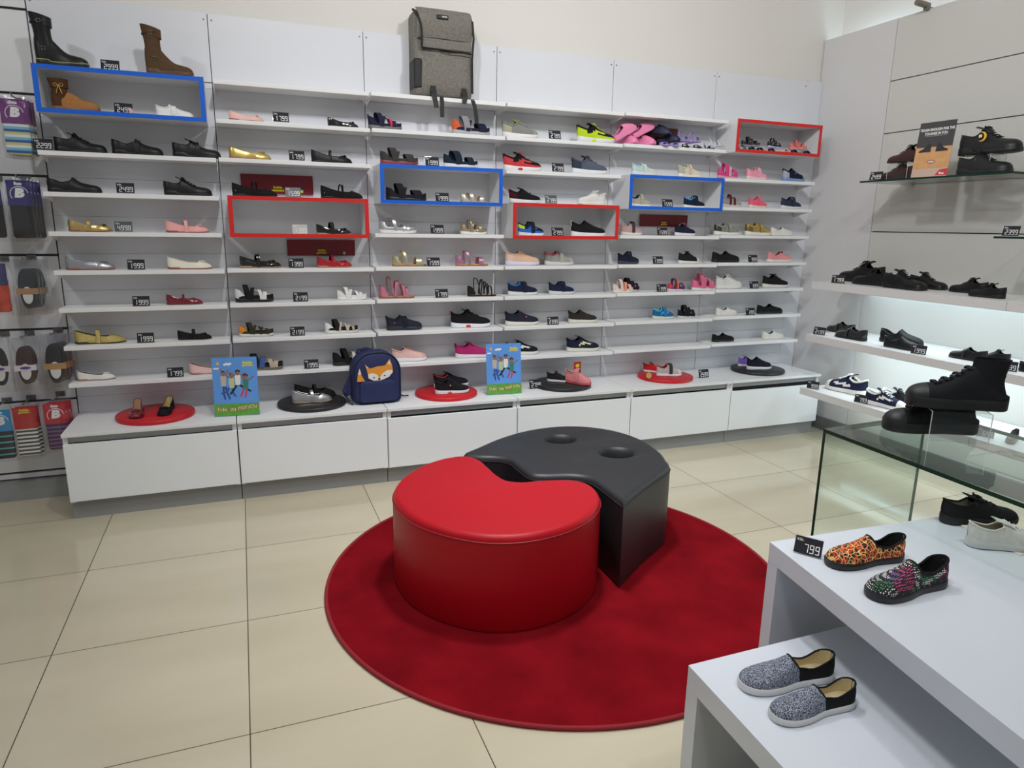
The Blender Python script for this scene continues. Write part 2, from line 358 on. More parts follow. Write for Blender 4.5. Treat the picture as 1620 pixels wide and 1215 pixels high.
def shoe(name, kind, L, label, cat, loc, rz, col, sole=(30, 30, 30), fin='matte', group=None, hs=1.0, wd=1.0, lining=(40, 38, 38), collar=None,
         heel=None, toecap=None, low=None, vampmat=None, quartmat=None, laces=None, tongue=None, strap=None, bow=None, flower=None, tab=None, bands=(), bcols=(), counter=0.24,
         insert=None, footbed=None, patch=None, stripe=None, toe=None, lift=0, flip=False, tilt=None, N=26, cross=None, detail=True, stitch=None, bowloops=True, rimr=None, platform=None, lace_at=None, welt=None):
    P = SP[kind]; toe = toe or P['toe']
    th = herm([(a, bq*(platform or 1)) for a, bq in P['th']]); top0 = herm(P['top']); rim0 = herm(P['rim']); so = P['so']
    root = thing(name, label, cat, loc, rz, group)
    if tilt: root.rotation_euler = (tilt[0], tilt[1], rz)
    sp = P['spring']
    def bot(s): return sp*max(0, (s-.72)/.28)**1.8 + 0.012*max(0, (0.06-s)/0.06)
    def zb(s): return bot(s)+th(s)*hs**.5-.006
    def W(s): return wprof(s, toe, wd)
    def H(s):
        h = top0(s)*hs-th(s)*.2
        h = max(h-zb(s)+th(s)*.2, .03)
        if s > .84: h *= max(0.0, 1-((s-.84)/.16)**2.6)**(1/2.6)
        return max(h, 0.004)
    def Hr(s): return max(rim0(s)*hs-zb(s), .02)
    def X(s): return (s-.5)*L
    p = 2.2; r = .72; mm = 5; q = 7
    # sole
    S0 = [0.5-0.5*math.cos(PI*i/24) for i in range(25)]
    rg = []
    for s in S0:
        ww = (W(s)*1.05+.006); tt = th(s)*hs**.5; bz = bot(s)
        xx = X(s)*1.015
        rg.append([(xx, y*ww*L, (bz+z*tt)*L) for y, z in ((-.8, 0), (-.97, .12), (-1, .45), (-1, .8), (-.94, 1), (0, 1.0), (.94, 1), (1, .8), (1, .45), (.97, .12), (.8, 0))])
    so_ob = MB().rings(rg).build('sole', mat(sole, 0.45, bump=.1, bscale=300), root, True)
    if welt:
        wl = [(X(s)*1.015, -(W(s)*1.05+.006)*L, (zb(s)+.008)*L) for s in S0]+[(X(s)*1.015, (W(s)*1.05+.006)*L, (zb(s)+.008)*L) for s in S0[::-1]]
        MB().tube(wl, .009*L, 6, closed=True).build('welt', mat(welt, .6), root, True)
    openk = kind in ('sandal', 'thin')
    S = sorted(set([round(0.5-0.5*math.cos(PI*i/N), 4) for i in range(N+1)]+[so, so+.012]))
    mats = [quartmat or lmat(col, fin)]
    def mi_of(c):
        mm_ = c if isinstance(c, bpy.types.Material) else lmat(c, fin)
        if mm_ not in mats: mats.append(mm_)
        return mats.index(mm_)
    ih = mi_of(heel) if heel else 0; it = mi_of(toecap) if toecap else 0; il = mi_of(low) if low else None
    iv = mi_of(vampmat) if vampmat else 0; istr = mi_of(stripe) if stripe else None
    def mcol(s, zf, side):
        if istr is not None and abs(zf-.45-(s-.45)*1.1) < .13 and .28 < s < .68: return istr
        if s > .80 and toecap and side is not None: return it
        if il is not None and zf < .33: return il
        if s < .20 and heel: return ih
        if s >= so-.01 and vampmat: return iv
        return 0
    mb = MB()
    def wall(s, side):
        w_ = W(s); h = Hr(s); hb = 0.018 if s < .2 else 0
        return [(X(s)-(hb*math.sin(PI*j/(mm-1)))*L*0.6*(1 if s < .13 else 0), side*w_*(1-.22*(j/(mm-1))**2)*L, (zb(s)+h*j/(mm-1))*L) for j in range(mm)]
    def arch(s):
        w_ = W(s); h = H(s); pts = []
        for j in range(mm):
            z = r*j/(mm-1); pts.append((s, -w_*(1-z**p)**(1/p), z*h))
        yr = w_*(1-r**p)**(1/p)
        for j in range(1, q+1):
            y = -yr*math.cos(PI*j/(q+1)); pts.append((s, y, h*(1-(abs(y)/w_)**p)**(1/p)))
        for j in range(mm-1, -1, -1):
            z = r*j/(mm-1); pts.append((s, w_*(1-z**p)**(1/p), z*h))
        return pts
    ob = None
    K = 2*mm+q
    if not openk:
        So = [s for s in S if s <= so]; Sc = [s for s in S if s >= so]
        for side in (-1, 1):
            rr = [wall(s, side) for s in So]
            if side > 0: rr = [list(reversed(x)) for x in rr]
            mb.rings(rr, closed=False, mfun=lambda i, k, side=side: mcol(So[i], (k if side < 0 else mm-2-k)/(mm-1), None))
        thr = .10 if kind == 'flat' else (.05 if kind in ('slipon', 'loafer') else .0)
        rr = []
        first = None
        for s in Sc:
            a = arch(s); fall = max(0, 1-(s-so)/.2)
            ring = []
            for j, (ss, y, z) in enumerate(a):
                k = max(0, 1-abs(j-(K-1)/2)/((K-1)/2-mm+1)) if mm-1 < j < K-mm else 0
                x = X(ss)+thr*L*fall*math.sin(k*PI/2)*1.0
                ring.append((x, y*L, (zb(ss)+z)*L))
            if first is None: first = ring
            rr.append(ring)
        # weld the throat station to the rim height
        for j in range(mm):
            wl = wall(so, -1)[j]; rr[0][j] = wl
            wr = wall(so, 1)[j]; rr[0][K-1-j] = wr
        mb.rings(rr, closed=False, mfun=lambda i, k: mcol(Sc[i], min(k, K-1-k)/(mm-1)*.72, 1))
        ob = mb.build('upper', mats, root, True)
        # lining and insole
        lr = []
        for s in [x for x in S if x <= so+.16]:
            w_ = W(s); h = Hr(s) if s <= so else min(Hr(s), H(s)*.66); x = X(s)*.97+.004*L
            yr = w_*(.74 if s <= so else .70)
            lr.append([(x, -yr*L, (zb(s)+h*.99)*L), (x, -w_*.86*L, (zb(s)+h*.5)*L), (x, -w_*.8*L, (zb(s)+.014)*L), (x, 0, (zb(s)+.01)*L),
                       (x, w_*.8*L, (zb(s)+.014)*L), (x, w_*.86*L, (zb(s)+h*.5)*L), (x, yr*L, (zb(s)+h*.99)*L)])
        MB().rings(lr, closed=False).build('lining', mat(lining, .8, bump=.2), root, True)
        path = []
        for s in So[::-1]: path.append(wall(s, -1)[-1])
        for s in So[1:]: path.append(wall(s, 1)[-1])
        mid = rr[0][mm:mm+q]
        path += mid[::-1]
        rrr = rimr or {'sneaker': .022, 'slipon': .012, 'flat': .008, 'clog': .016}.get(kind, .010)
        if 'shaft' not in P:
            MB().tube(path, rrr*L, 6, closed=True).build('collar', collar if isinstance(collar, bpy.types.Material) else lmat(collar or col, fin), root, True)
    else:
        fb = footbed or (60, 60, 60)
        rg = []
        for s in S0:
            ww = W(s)*1.0; bz = bot(s)+th(s)*hs**.5
            rg.append([(X(s), y*ww*L, (bz+z)*L) for y, z in ((-1, -.004), (-.97, .012), (0, .008), (.97, .012), (1, -.004))])
        MB().rings(rg, closed=False).build('footbed', mat(fb, .6), root, True)
        if kind == 'sandal':
            rd = MB()
            for side in (-1, 1):
                rr = []
                for s in S:
                    w_ = W(s); hh_ = .085+.03*max(0, (s-.8)/.2); z0_ = zb(s)
                    rr.append([(X(s), side*w_*1.0*L, z0_*L), (X(s), side*w_*1.0*L, (z0_+hh_*.6)*L), (X(s), side*w_*.94*L, (z0_+hh_)*L), (X(s)*.99, side*w_*.88*L, (z0_+hh_)*L), (X(s)*.99, side*w_*.9*L, z0_*L)])
                rd.rings(rr, closed=False)
            rd.build('side_rand', lmat(col, fin), root, True)
        if counter:
            S1 = [s for s in S if s <= counter]+[counter]
            for_in = MB()
            for side in (-1, 1):
                rr = []
                for s in S1:
                    a = wall(s, side); f_ = 1-max(0, (s-counter*.55)/(counter*.45))*.45
                    rr.append([(x, y, zb(s)*L+(z-zb(s)*L)*f_) for x, y, z in a]+[(x+.006*L, y*.86, zb(s)*L+(z-zb(s)*L)*f_) for x, y, z in reversed(a)])
                for_in.rings(rr, closed=False)
            for_in.build('heel_counter', lmat(heel or col, fin), root, True)
    def strapmesh(s0, h, bw, tl=0.0, thick=.012, lean=0.0, t0=0.0, t1=1.0, n=14):
        rg = []
        for i in range(n+1):
            t = t0+(t1-t0)*i/n; a = PI*t; w_ = W(min(max(s0+tl*math.cos(a), .02), .97))+.012
            y = -w_*math.copysign(abs(math.cos(a))**.8, math.cos(a)); z = zb(s0)+(h-zb(s0))*abs(math.sin(a))**.62
            x = s0-.5+tl*math.cos(a)+lean*(1-math.sin(a))
            nx = (math.sin(a)*.0); ny = -math.cos(a); nz = math.sin(a)
            rg.append([((x-bw/2)*L, (y)*L, (z)*L), ((x+bw/2)*L, y*L, z*L), ((x+bw/2)*L, (y+ny*thick)*L, (z+nz*thick)*L), ((x-bw/2)*L, (y+ny*thick)*L, (z+nz*thick)*L)])
        return MB().rings(rg)
    for i, bd in enumerate(bands):
        bc = bcols[i] if i < len(bcols) else col
        s0, h, bw = bd[0], bd[1]*hs, bd[2]; tl = bd[3] if len(bd) > 3 else 0
        strapmesh(s0, h, bw, tl, lean=(.07, -.05, .06, -.05, .05)[i % 5]*(1 if s0 < .75 else .4)).build('strap', lmat(bc, fin), root, True)
    if cross:       # thin lengthways band joining the cross straps
        s1, s2, cc = cross
        rg = []
        for i in range(9):
            s = s1+(s2-s1)*i/8; z = zb(s)+H(s)*1.03+.012
            rg.append([(X(s), -.045*L, z*L-.01*L), (X(s), -.04*L, z*L), (X(s), .04*L, z*L), (X(s), .045*L, z*L-.01*L)])
        MB().rings(rg).build('centre_band', lmat(cc, fin), root, True)
    if strap:
        for st in (strap if isinstance(strap, list) else [strap]):
            s0, h, bw, tl, sc = st
            strapmesh(s0, h*hs, bw, tl).build('strap', lmat(sc or col, fin), root, True)
    if tongue is not None:
        tcx = tongue or col
        rg = []
        for i in range(9):
            s = so-.10+i*.03; z = zb(max(s, so))+H(max(s, so+.02))*1.0+(.04*max(0, (so+.02-s)/.12))+.002
            ww = .075+.0*i
            rg.append([(X(s), -ww*L, (z-.02)*L), (X(s), -ww*.6*L, z*L), (X(s), 0, (z+.006)*L), (X(s), ww*.6*L, z*L), (X(s), ww*L, (z-.02)*L),
                       (X(s), ww*.6*L, (z-.018)*L), (X(s), -ww*.6*L, (z-.018)*L)])
        MB().rings(rg).build('tongue', lmat(tcx, fin), root, True)
    if laces is not None:
        lm = MB()
        n = 7 if lace_at else 5; so_ = so; so = lace_at or so; lt = 1.7 if lace_at else 1.0
        for i in range(n):
            s = so+.03+i*(.052 if lace_at else .062)
            pts = []
            for t in (-1, -.5, 0, .5, 1):
                y = t*W(s)*.42; z = zb(s)+H(s)*(1-(abs(y)/W(s))**p)**(1/p)+.012
                pts.append((X(s+(.02*t if i % 2 else -.02*t)), y*L, z*L))
            lm.tube(pts, .010*L*lt, 5)
            pts2 = [(2*X(s)-x, y, z+.004*L) for x, y, z in pts]
            if i % 2 == 0: lm.tube(pts2, .008*L*lt, 5)
        if bowloops:
            s = so+.02; zc = (zb(s)+H(s)+.03)
            for sd in (-1, 1):
                lm.tube([(X(s)+0.0, 0, zc*L), (X(s)+.02*L, sd*.05*L, (zc+.006)*L), (X(s)+.05*L, sd*.08*L, (zc-.012)*L), (X(s)+.06*L, sd*.06*L, (zc-.035)*L), (X(s)+.01*L, sd*.02*L, (zc-.015)*L)], .008*L, 5)
                lm.tube([(X(s), 0, zc*L), (X(s)+.03*L, sd*.07*L, (zc-.01)*L), (X(s)+.08*L, sd*.11*L, (zc-.07)*L)], .007*L, 5)
        lm.build('laces', mat(laces, .8), root, True); so = so_
    if tab:
        zt = (zb(.03)+Hr(.03))
        MB().tube([(X(0)+.005*L, 0, (zt-.10)*L), (X(0)-.022*L, 0, (zt-.03)*L), (X(0)-.028*L, 0, (zt+.045)*L), (X(0)+.002*L, 0, (zt+.055)*L), (X(0)+.018*L, 0, (zt-.01)*L)], .012*L, 6).build('pull_tab', lmat(tab), root, True)
    if insert:
        for sd in (-1, 1): MB().ball((X(.42), sd*(W(.42)*1.05+.004)*L, .042*L), .1*L, 1, .08, .34, 12).build('sole_insert', mat(insert, .35), root, True)
    if patch:
        pc, ps, pz, pr = patch
        for sd in (-1, 1): MB().ball((X(ps), sd*(W(ps)*(.93 if pz < .2 else .84))*L, pz*L), pr*L, 1, .35, .9, 10).build('badge', mat(pc, .4), root, True)
    if bow:
        s = so+.17 if kind == 'flat' else so+.1
        z = (zb(s)+H(s)+.012)*L; bm = MB()
        bs = .068*L
        for sd in (-1, 1): bm.ball((X(s), sd*bs*.8, z), bs, .55, .85, .4, 8)
        bm.ball((X(s), 0, z+.004*L), bs*.4, 1, 1, .8, 8)
        for sd in (-1, 1): bm.tube([(X(s), 0, z), (X(s)+.05*L, sd*.04*L, z-.012*L)], .010*L, 5)
        bm.build('bow', lmat(bow, fin), root, True)
    if flower:
        s = so+.13; z = (zb(s)+H(s)+.01)*L; bm = MB()
        for k in range(6): bm.ball((X(s)+.05*L*math.cos(k*PI/3), .05*L*math.sin(k*PI/3), z), .044*L, 1, 1, .35, 8)
        bm.ball((X(s), 0, z+.008*L), .026*L, 1, 1, .8, 8)
        bm.build('flower', lmat(flower, fin), root, True)
    if 'shaft' in P:
        rg = []; zt = P['shaft']; hh = zt < 1
        rxf = herm([(0, .18), (.3, .185), (.55, .165), (1, .21)]); ryf = herm([(0, .105), (.4, .115), (1, .155)])
        if kind == 'hightop': rxf = herm([(0, .192), (.5, .170), (1, .18)]); ryf = herm([(0, .10), (.5, .105), (1, .105)])
        for i in range(12):
            t = i/11; z = .16+(zt-.16)*t
            cx = -.5+.20+(-.045*t); rx = rxf(t); ry = ryf(t)
            if kind == 'hightop': z = .115+(zt-.115)*t; cx = -.5+herm([(0, .19), (.5, .235), (1, .205)])(t)
            dip = .05 if not hh else .0
            rg.append([((cx+rx*math.cos(2*PI*k/20))*L, ry*math.sin(2*PI*k/20)*L, (z+(t**6)*dip*(-math.cos(2*PI*k/20)))*L) for k in range(20)])
        shm = quartmat or lmat(heel or col, fin)
        inner = [[(x*.93-.5*L*0+(-.02*L*0), y*.93, z) for x, y, z in rg[-1]], [(x*.93, y*.9, z-.2*L) for x, y, z in rg[-1]]]
        MB().rings(rg, cap=False).rings([rg[-1]]+inner, cap=False).build('shaft', shm, root, True)
        MB().rings([[(x, y, z) for x, y, z in inner[1]], [(-.3*L, 0, z-.001) for x, y, z in inner[1]]], cap=False).build('lining', mat((25, 22, 20), .9), root, True)
        if not hh:
            for t, zz in ((.3, .34), (.86, .88)):
                rx = rxf(t)+.006; ry = ryf(t)+.006
                cx = -.30-.045*t; tiltz = .06 if t < .5 else -.02
                pts = [((cx+rx*math.cos(2*PI*k/24))*L, ry*math.sin(2*PI*k/24)*L, (zz+tiltz*math.cos(2*PI*k/24)*-1)*L) for k in range(24)]
                bt = MB()
                bt.rings([[(x, y, z-.022*L) for x, y, z in pts], [(x*1.01, y*1.02, z) for x, y, z in pts], [(x, y, z+.022*L) for x, y, z in pts]], cap=False)
                sm = bt.build('buckle_strap', lmat(tuple(int(v*.8) for v in col), fin), root, True)
                bxx, byy = cx*L, -(ry+.012)*L
                q_ = MB().tube([(bxx-.035*L, byy, zz*L-.03*L), (bxx+.035*L, byy, zz*L-.03*L), (bxx+.035*L, byy, zz*L+.03*L), (bxx-.035*L, byy, zz*L+.03*L)], .007*L, 5, closed=True)
                q_.build('buckle', mat((190, 185, 170), .25, .9), sm, True)
    if kind == 'ankle':
        gm = mat((206, 176, 96), .35, .7); bm = MB(); yb = -.135*L; zb_ = .56*L
        for sd in (-1, 1):
            cx = -.31*L
            bm.tube([(cx, yb, zb_), (cx+sd*.05*L, yb-.01*L, zb_+.05*L), (cx+sd*.10*L, yb, zb_+.03*L), (cx+sd*.08*L, yb, zb_-.02*L), (cx, yb, zb_)], .012*L, 6)
            bm.tube([(cx, yb, zb_), (cx+sd*.03*L, yb-.008*L, zb_-.08*L), (cx+sd*.06*L, yb, zb_-.18*L)], .010*L, 6)
        bm.build('bow', gm, root, True)
    return root

# ------------------------------------------------------------------ shelves, display boxes, cabinets of the long wall
SD = 0.165
bayw = ['first', 'second', 'third', 'fourth', 'fifth', 'sixth']
lvl = ['lowest', 'second lowest', 'third lowest', 'fourth', 'fifth', 'sixth', 'seventh', 'eighth', 'topmost']
def bracket(mb, x, z):
    mb.add([(x-.001, YW, z-.02), (x-.001, YW-SD+.02, z-.02), (x-.001, YW, z-.05), (x+.001, YW, z-.02), (x+.001, YW-SD+.02, z-.02), (x+.001, YW, z-.05)],
           [(0, 1, 2), (3, 5, 4), (0, 3, 4, 1), (1, 4, 5, 2), (2, 5, 3, 0)])
def shelf(b, n):
    x0, x1 = BX[b]+.006, BX[b+1]-.006
    z = zl(b, n)
    t = thing('display_shelf', 'white display shelf in the %s bay from the left, %s level up' % (bayw[b], lvl[n]), 'shelf', (x0, YW, z), 0, 'white display shelves')
    MB().box(0, x1-x0, -SD, -0.0005, -.02, 0).build('shelf_board', SHELFW, t, bevel=.0015)
    for bx_ in (.004, x1-x0-.004):
        mb = MB(); bracket(mb, bx_, z)
        mb.v = [(x, y-YW, zz-z) for x, y, zz in mb.v]
        mb.build('bracket', SHELFW, t)
LEV = {0: [0, 1, 2, 3, 4, 5, 6], 1: [0, 1, 2, 3, 6, 7, 8], 2: [0, 1, 2, 3, 4, 7, 8], 3: [0, 1, 2, 3, 6, 7, 8], 4: [0, 1, 2, 3, 4, 7, 8], 5: [0, 1, 2, 3, 4, 5, 6]}
for b_ in LEV:
    for n_ in LEV[b_]: shelf(b_, n_)
BD = .205
def display_box(b, n, m, label):
    xc = (BX[b]+BX[b+1])/2; hw = .342; z0 = zl(b, n)-.02; z1 = zl(b, n+1)
    t = thing('display_box', label, 'display box', (xc, YW, z0)); h = z1-z0; T = .014
    mb = MB()
    mb.box(-hw, hw, -BD, -.001, 0, T).box(-hw, hw, -BD, -.001, h-T, h).box(-hw, -hw+T, -BD, -.001, T, h-T).box(hw-T, hw, -BD, -.001, T, h-T)
    mb.box(-hw+T, hw-T, -.006, -.001, T, h-T)
    mb.build('box_body', BOXW, t)
    W_ = .020; y0, y1 = -BD-.0025, -BD
    mb = MB()
    mb.box(-hw-.001, hw+.001, y0, y1, -.001, W_-.002).box(-hw-.001, hw+.001, y0, y1, h-W_+.002, h+.001).box(-hw-.001, -hw+W_, y0, y1, W_-.002, h-W_+.002).box(hw-W_, hw+.001, y0, y1, W_-.002, h-W_+.002)
    mb.build('front_trim', m, t)
    return z0+T
BOX = {}
BOX[0] = display_box(0, 7, BLUE, 'blue trimmed white display box at top left under the tall boots')
BOX[1] = display_box(1, 4, RED, 'red trimmed white display box between the two dark red signs')
BOX[2] = display_box(2, 5, BLUE, 'blue trimmed white display box holding a black sandal and cream sandal')
BOX[3] = display_box(3, 4, RED, 'red trimmed white display box holding two sporty black shoes')
BOX[4] = display_box(4, 5, BLUE, 'blue trimmed white display box holding two tiny baby sneakers')
BOX[5] = display_box(5, 7, RED, 'red trimmed white display box packed with small sandals, top right')
ZS, ZSB, ZD, ZDB = .427, .411, .376, .092
ALU = mat((168, 170, 172), 0.35, 0.3)
for b_ in range(6):
    x0, x1 = BX[b_]+.002, BX[b_+1]-.002
    t = thing('base_cabinet', 'low white base cabinet with push door under the %s bay from the left' % bayw[b_], 'cabinet', (x0, YC, 0), 0, 'base cabinets under the shoe wall')
    wd_ = x1-x0
    mb = MB()
    mb.box(0, wd_, -.035, YW-YC-.001, ZSB, ZS)
    mb.build('top_slab', mat((236, 237, 238), .3), t, bevel=.001)
    mb = MB()
    mb.box(0, .02, -.014, YW-YC-.001, .086, ZSB).box(wd_-.02, wd_, -.014, YW-YC-.001, .086, ZSB)
    mb.box(.02, wd_-.02, 0.0, YW-YC-.002, .086, .092).box(.02, wd_-.02, .25, .255, .092, ZSB)
    mb.build('carcass', WHITE, t)
    zd = ZD-(0 if b_ < 2 else .006 if b_ < 5 else .02)
    MB().box(.02, wd_-.02, -.004, .0, ZD+.001, ZSB).build('grip_strip', ALU, t)
    MB().box(.021, wd_-.021, .001, .01, ZDB+.003, ZD).build('inner_shadow_gap', DARK, t)
    MB().box(.0015, wd_-.0015, -.032, -.0145, ZDB+(.004 if b_ in (0, 1) else .001), zd).build('door', mat((242, 245, 248), .35), t, bevel=.001)
    MB().box(0, wd_+.0, .003, .015, 0, .0855).build('plinth', GREY, t)
# a closing side face of the first plinth is part of the first cabinet's run
# ------------------------------------------------------------------ price tags
CARD = mat((44, 44, 50), 0.7, spec=0.2)
INK = mat((240, 240, 238), 0.5)
SEG = {'0': 'abcdef', '1': 'bc', '2': 'abged', '3': 'abgcd', '4': 'fgbc', '5': 'afgcd', '6': 'afgedc', '7': 'abc', '8': 'abcdefg', '9': 'abcdfg'}
def seg_digit(mb, ch, x, z, w_, h, y, t):
    if ch == '1': x -= w_*.35
    def r_(x0, x1, z0, z1): flat(mb, [(x0, z0), (x1, z0), (x1, z1), (x0, z1)], y)
    g = t*.25
    for s in SEG.get(ch, ''):
        if s == 'a': r_(x+g, x+w_-g, z+h-t, z+h)
        if s == 'd': r_(x+g, x+w_-g, z, z+t)
        if s == 'g': r_(x+g, x+w_-g, z+h/2-t/2, z+h/2+t/2)
        if s == 'f': r_(x, x+t, z+h/2+g, z+h-g)
        if s == 'e': r_(x, x+t, z+g, z+h/2-g)
        if s == 'b': r_(x+w_-t, x+w_, z+h/2+g, z+h-g)
        if s == 'c': r_(x+w_-t, x+w_, z+g, z+h/2-g)
def price_tag(loc, digits, label, rz=0, tilt=14, w_=.075, h=.049, group='price tags', sticker=None, card=None):
    t = thing('price_tag', label, 'price tag', loc, rz, group)
    a = R(tilt); ca, sa = math.cos(a), math.sin(a)
    def T(mb):
        mb.v = [(x, (y*ca+z*sa), (-y*sa+z*ca)+.002) for x, y, z in mb.v]; return mb
    mb = MB().box(-w_/2-.001, w_/2+.001, .0012, .0028, 0, h+.003)
    T(mb); mb.box(-w_/2-.001, w_/2+.001, 0, .032, 0, .0016)
    mb.build('holder', CLEAR, t)
    T(MB().box(-w_/2, w_/2, 0, .001, .0015, h)).build('card', card or CARD, t)
    mb = MB()
    text_to(mb, 'KSh.', -w_*.31, h*.80, .0105*w_/.075, -.0006, .01)
    n = len(digits); dw = w_*.155; gp = w_*.045; tot = n*dw+(n-1)*gp; x = min(w_*.42-tot, -tot/2+.008) if n >= 4 else w_*.42-tot
    for ch in digits:
        seg_digit(mb, ch, x, h*.14, dw, h*.48, -.0006, w_*.034); x += dw+gp
    T(mb).build('price_print', INK, t)
    if sticker: T(MB().box(w_*.30, w_*.50, -.001, -.0004, h*.05, h*.5)).build('sticker', mat(sticker, .5), t)
    return t
def wtag(b, n, px, digits, label, **k):
    z = n if isinstance(n, float) else zl(b, n)
    Y = YW-((.15 if z < 1.5 else .158) if z not in (BOX[b],) else .172)
    price_tag((along(px, Y, z), Y-.002, z+.0006), digits, label, **k)

# ------------------------------------------------------------------ the shoes of the long wall, bay by bay
def ws(b, n, p0, p1, name, kind, label, cat='shoe', dy=0, yaw=0, **k):
    z = n if isinstance(n, float) else zl(b, n)
    Y = YW-(.088 if z < 1.4 else .118)+dy
    if isinstance(n, float): Y = YW-(.150 if n in [v for v in BOX.values()] else .168)+dy
    x0, x1 = along(p0, Y, z), along(p1, Y, z)
    L = abs(x1-x0)*.965/max(math.cos(yaw), .3)
    return shoe(name, kind, L, label, cat, ((x0+x1)/2, Y, z+.0005), (0 if x1 > x0 else PI)+yaw, **k)
BK = (24, 24, 26); NV = (26, 32, 58); WH = (236, 235, 232); GD = (205, 180, 120); TAN = (176, 122, 66)
BT0 = zl(0, 8)+.0
dress = dict(fin='leather', sole=(20, 20, 20))
MJ = (.45, .30, .08, .03, None)
# bay 1
ws(0, BT0, 57, 143, 'tall_boot', 'boot', 'black buckled tall boot with a pale welt on top of the blue trimmed box', 'boot', col=(20, 20, 22), fin='leather', sole=(24, 24, 24), welt=(176, 170, 120))
ws(0, BT0, 231, 308, 'tall_boot', 'boot', 'brown suede buckled tall boot on top of the blue trimmed box', 'boot', col=(88, 66, 46), sole=(92, 66, 44), welt=(128, 98, 70))
wtag(0, BT0, 175, '2999', 'price tag reading 2999 between the black and the brown tall boots')
ws(0, BOX[0], 83, 161, 'ankle_boot', 'ankle', 'tan and dark brown ankle boot with a gold bow inside the blue trimmed box', 'boot', col=(168, 116, 66), heel=(84, 52, 32), sole=(128, 88, 56))
ws(0, BOX[0], 247, 307, 'school_sneaker', 'sneaker', 'white sneaker with a touch strap in the upper left blue trimmed box', col=WH, fin='leather', sole=WH, strap=(.46, .37, .13, .03, WH), lining=(200, 198, 190), hs=.9)
wtag(0, BOX[0], 196, '2499', 'price tag reading 2499 with a pink sticker inside the top left box', sticker=(222, 170, 160))
wtag(0, 6, 69, '2299', 'price tag reading 2299 at the far left shelf end')
ws(0, 6, 86, 171, 'dress_shoe', 'oxford', 'black leather lace-up dress shoe beside the 2299 price tag', col=BK, laces=(16, 16, 16), tongue=BK, **dress)
ws(0, 6, 177, 260, 'loafer', 'loafer', 'black leather loafer with side gusset between two lace-up dress shoes', col=BK, strap=(.5, .30, .10, 0, (34, 34, 36)), **dress)
ws(0, 6, 273, 351, 'dress_shoe', 'oxford', 'black leather dress shoe with hidden laces right of the gusset loafer', col=BK, tongue=BK, strap=(.5, .33, .08, .03, BK), **dress)
ws(0, 5, 75, 163, 'loafer', 'loafer', 'black moccasin loafer with a stitched apron left of a 2499 tag', col=BK, hs=.92, **dress)
wtag(0, 5, 199, '2499', 'price tag reading 2499 between a moccasin and a lace-up shoe')
ws(0, 5, 259, 337, 'dress_shoe', 'oxford', 'black pointed lace-up dress shoe alone at the right end above the pink shoe', col=BK, toe='point', laces=(14, 14, 14), tongue=BK, **dress)
ws(0, 4, 108, 180, 'ballet_flat', 'flat', 'champagne gold strap flat with a brown bow', col=GD, fin='metal', sole=(150, 96, 66), bow=(120, 92, 62), strap=MJ, lining=(120, 96, 70))
wtag(0, 4, 196, '4998', 'overwritten price tag right of the champagne gold flat', card=mat((78, 82, 88), .35))
ws(0, 4, 262, 332, 'ballet_flat', 'flat', 'pink strap flat with a pink bow', col=(240, 172, 168), fin='leather', sole=(150, 90, 72), bow=(240, 168, 164), strap=MJ, lining=(180, 130, 120))
ws(0, 3, 104, 184, 'ballet_flat', 'flat', 'silver flat with a silver flower', col=(176, 178, 182), fin='metal', sole=(152, 88, 62), flower=(176, 178, 182), lining=(100, 90, 80))
wtag(0, 3, 216, '1999', 'price tag reading 1999 between the silver and the cream flats')
ws(0, 3, 265, 337, 'ballet_flat', 'flat', 'cream flat with a cream flower and pointed toe', col=(236, 230, 212), fin='leather', sole=(160, 92, 66), flower=(236, 228, 208), lining=(120, 100, 84))
wtag(0, 2, 224, '1999', 'price tag reading 1999 left of the dark red patent flat')
ws(0, 2, 263, 322, 'ballet_flat', 'flat', 'dark red patent flat with a thin strap', col=(120, 16, 36), fin='patent', sole=(100, 40, 40), strap=(.47, .30, .05, .02, None), lining=(60, 20, 26))
ws(0, 1, 118, 201, 'ballet_flat', 'flat', 'gold glitter strap flat at the left shelf end', col=(206, 186, 116), fin='glitter', sole=(60, 50, 40), strap=MJ, lining=(90, 78, 60))
wtag(0, 1, 231, '1999', 'price tag reading 1999 between the glitter and the black velvet flats')
ws(0, 1, 281, 336, 'ballet_flat', 'flat', 'small black velvet strap flat with a bow', col=(26, 24, 26), sole=(20, 20, 20), strap=(.47, .32, .09, .02, None), bow=(30, 28, 30), lining=(100, 84, 70))
ws(0, 0, 122, 184, 'ballet_flat', 'flat', 'small white flat with a white flower above the red round riser', col=(232, 228, 222), fin='leather', sole=(170, 120, 100), flower=(232, 226, 220), lining=(90, 80, 72))
wtag(0, 0, 278, '1799', 'price tag reading 1799 left of the pale pink flower flat')
ws(0, 0, 300, 366, 'ballet_flat', 'flat', 'pale pink flower flat half hidden by the left poster', col=(238, 196, 190), fin='leather', sole=(180, 130, 110), flower=(238, 188, 180), lining=(110, 90, 80))
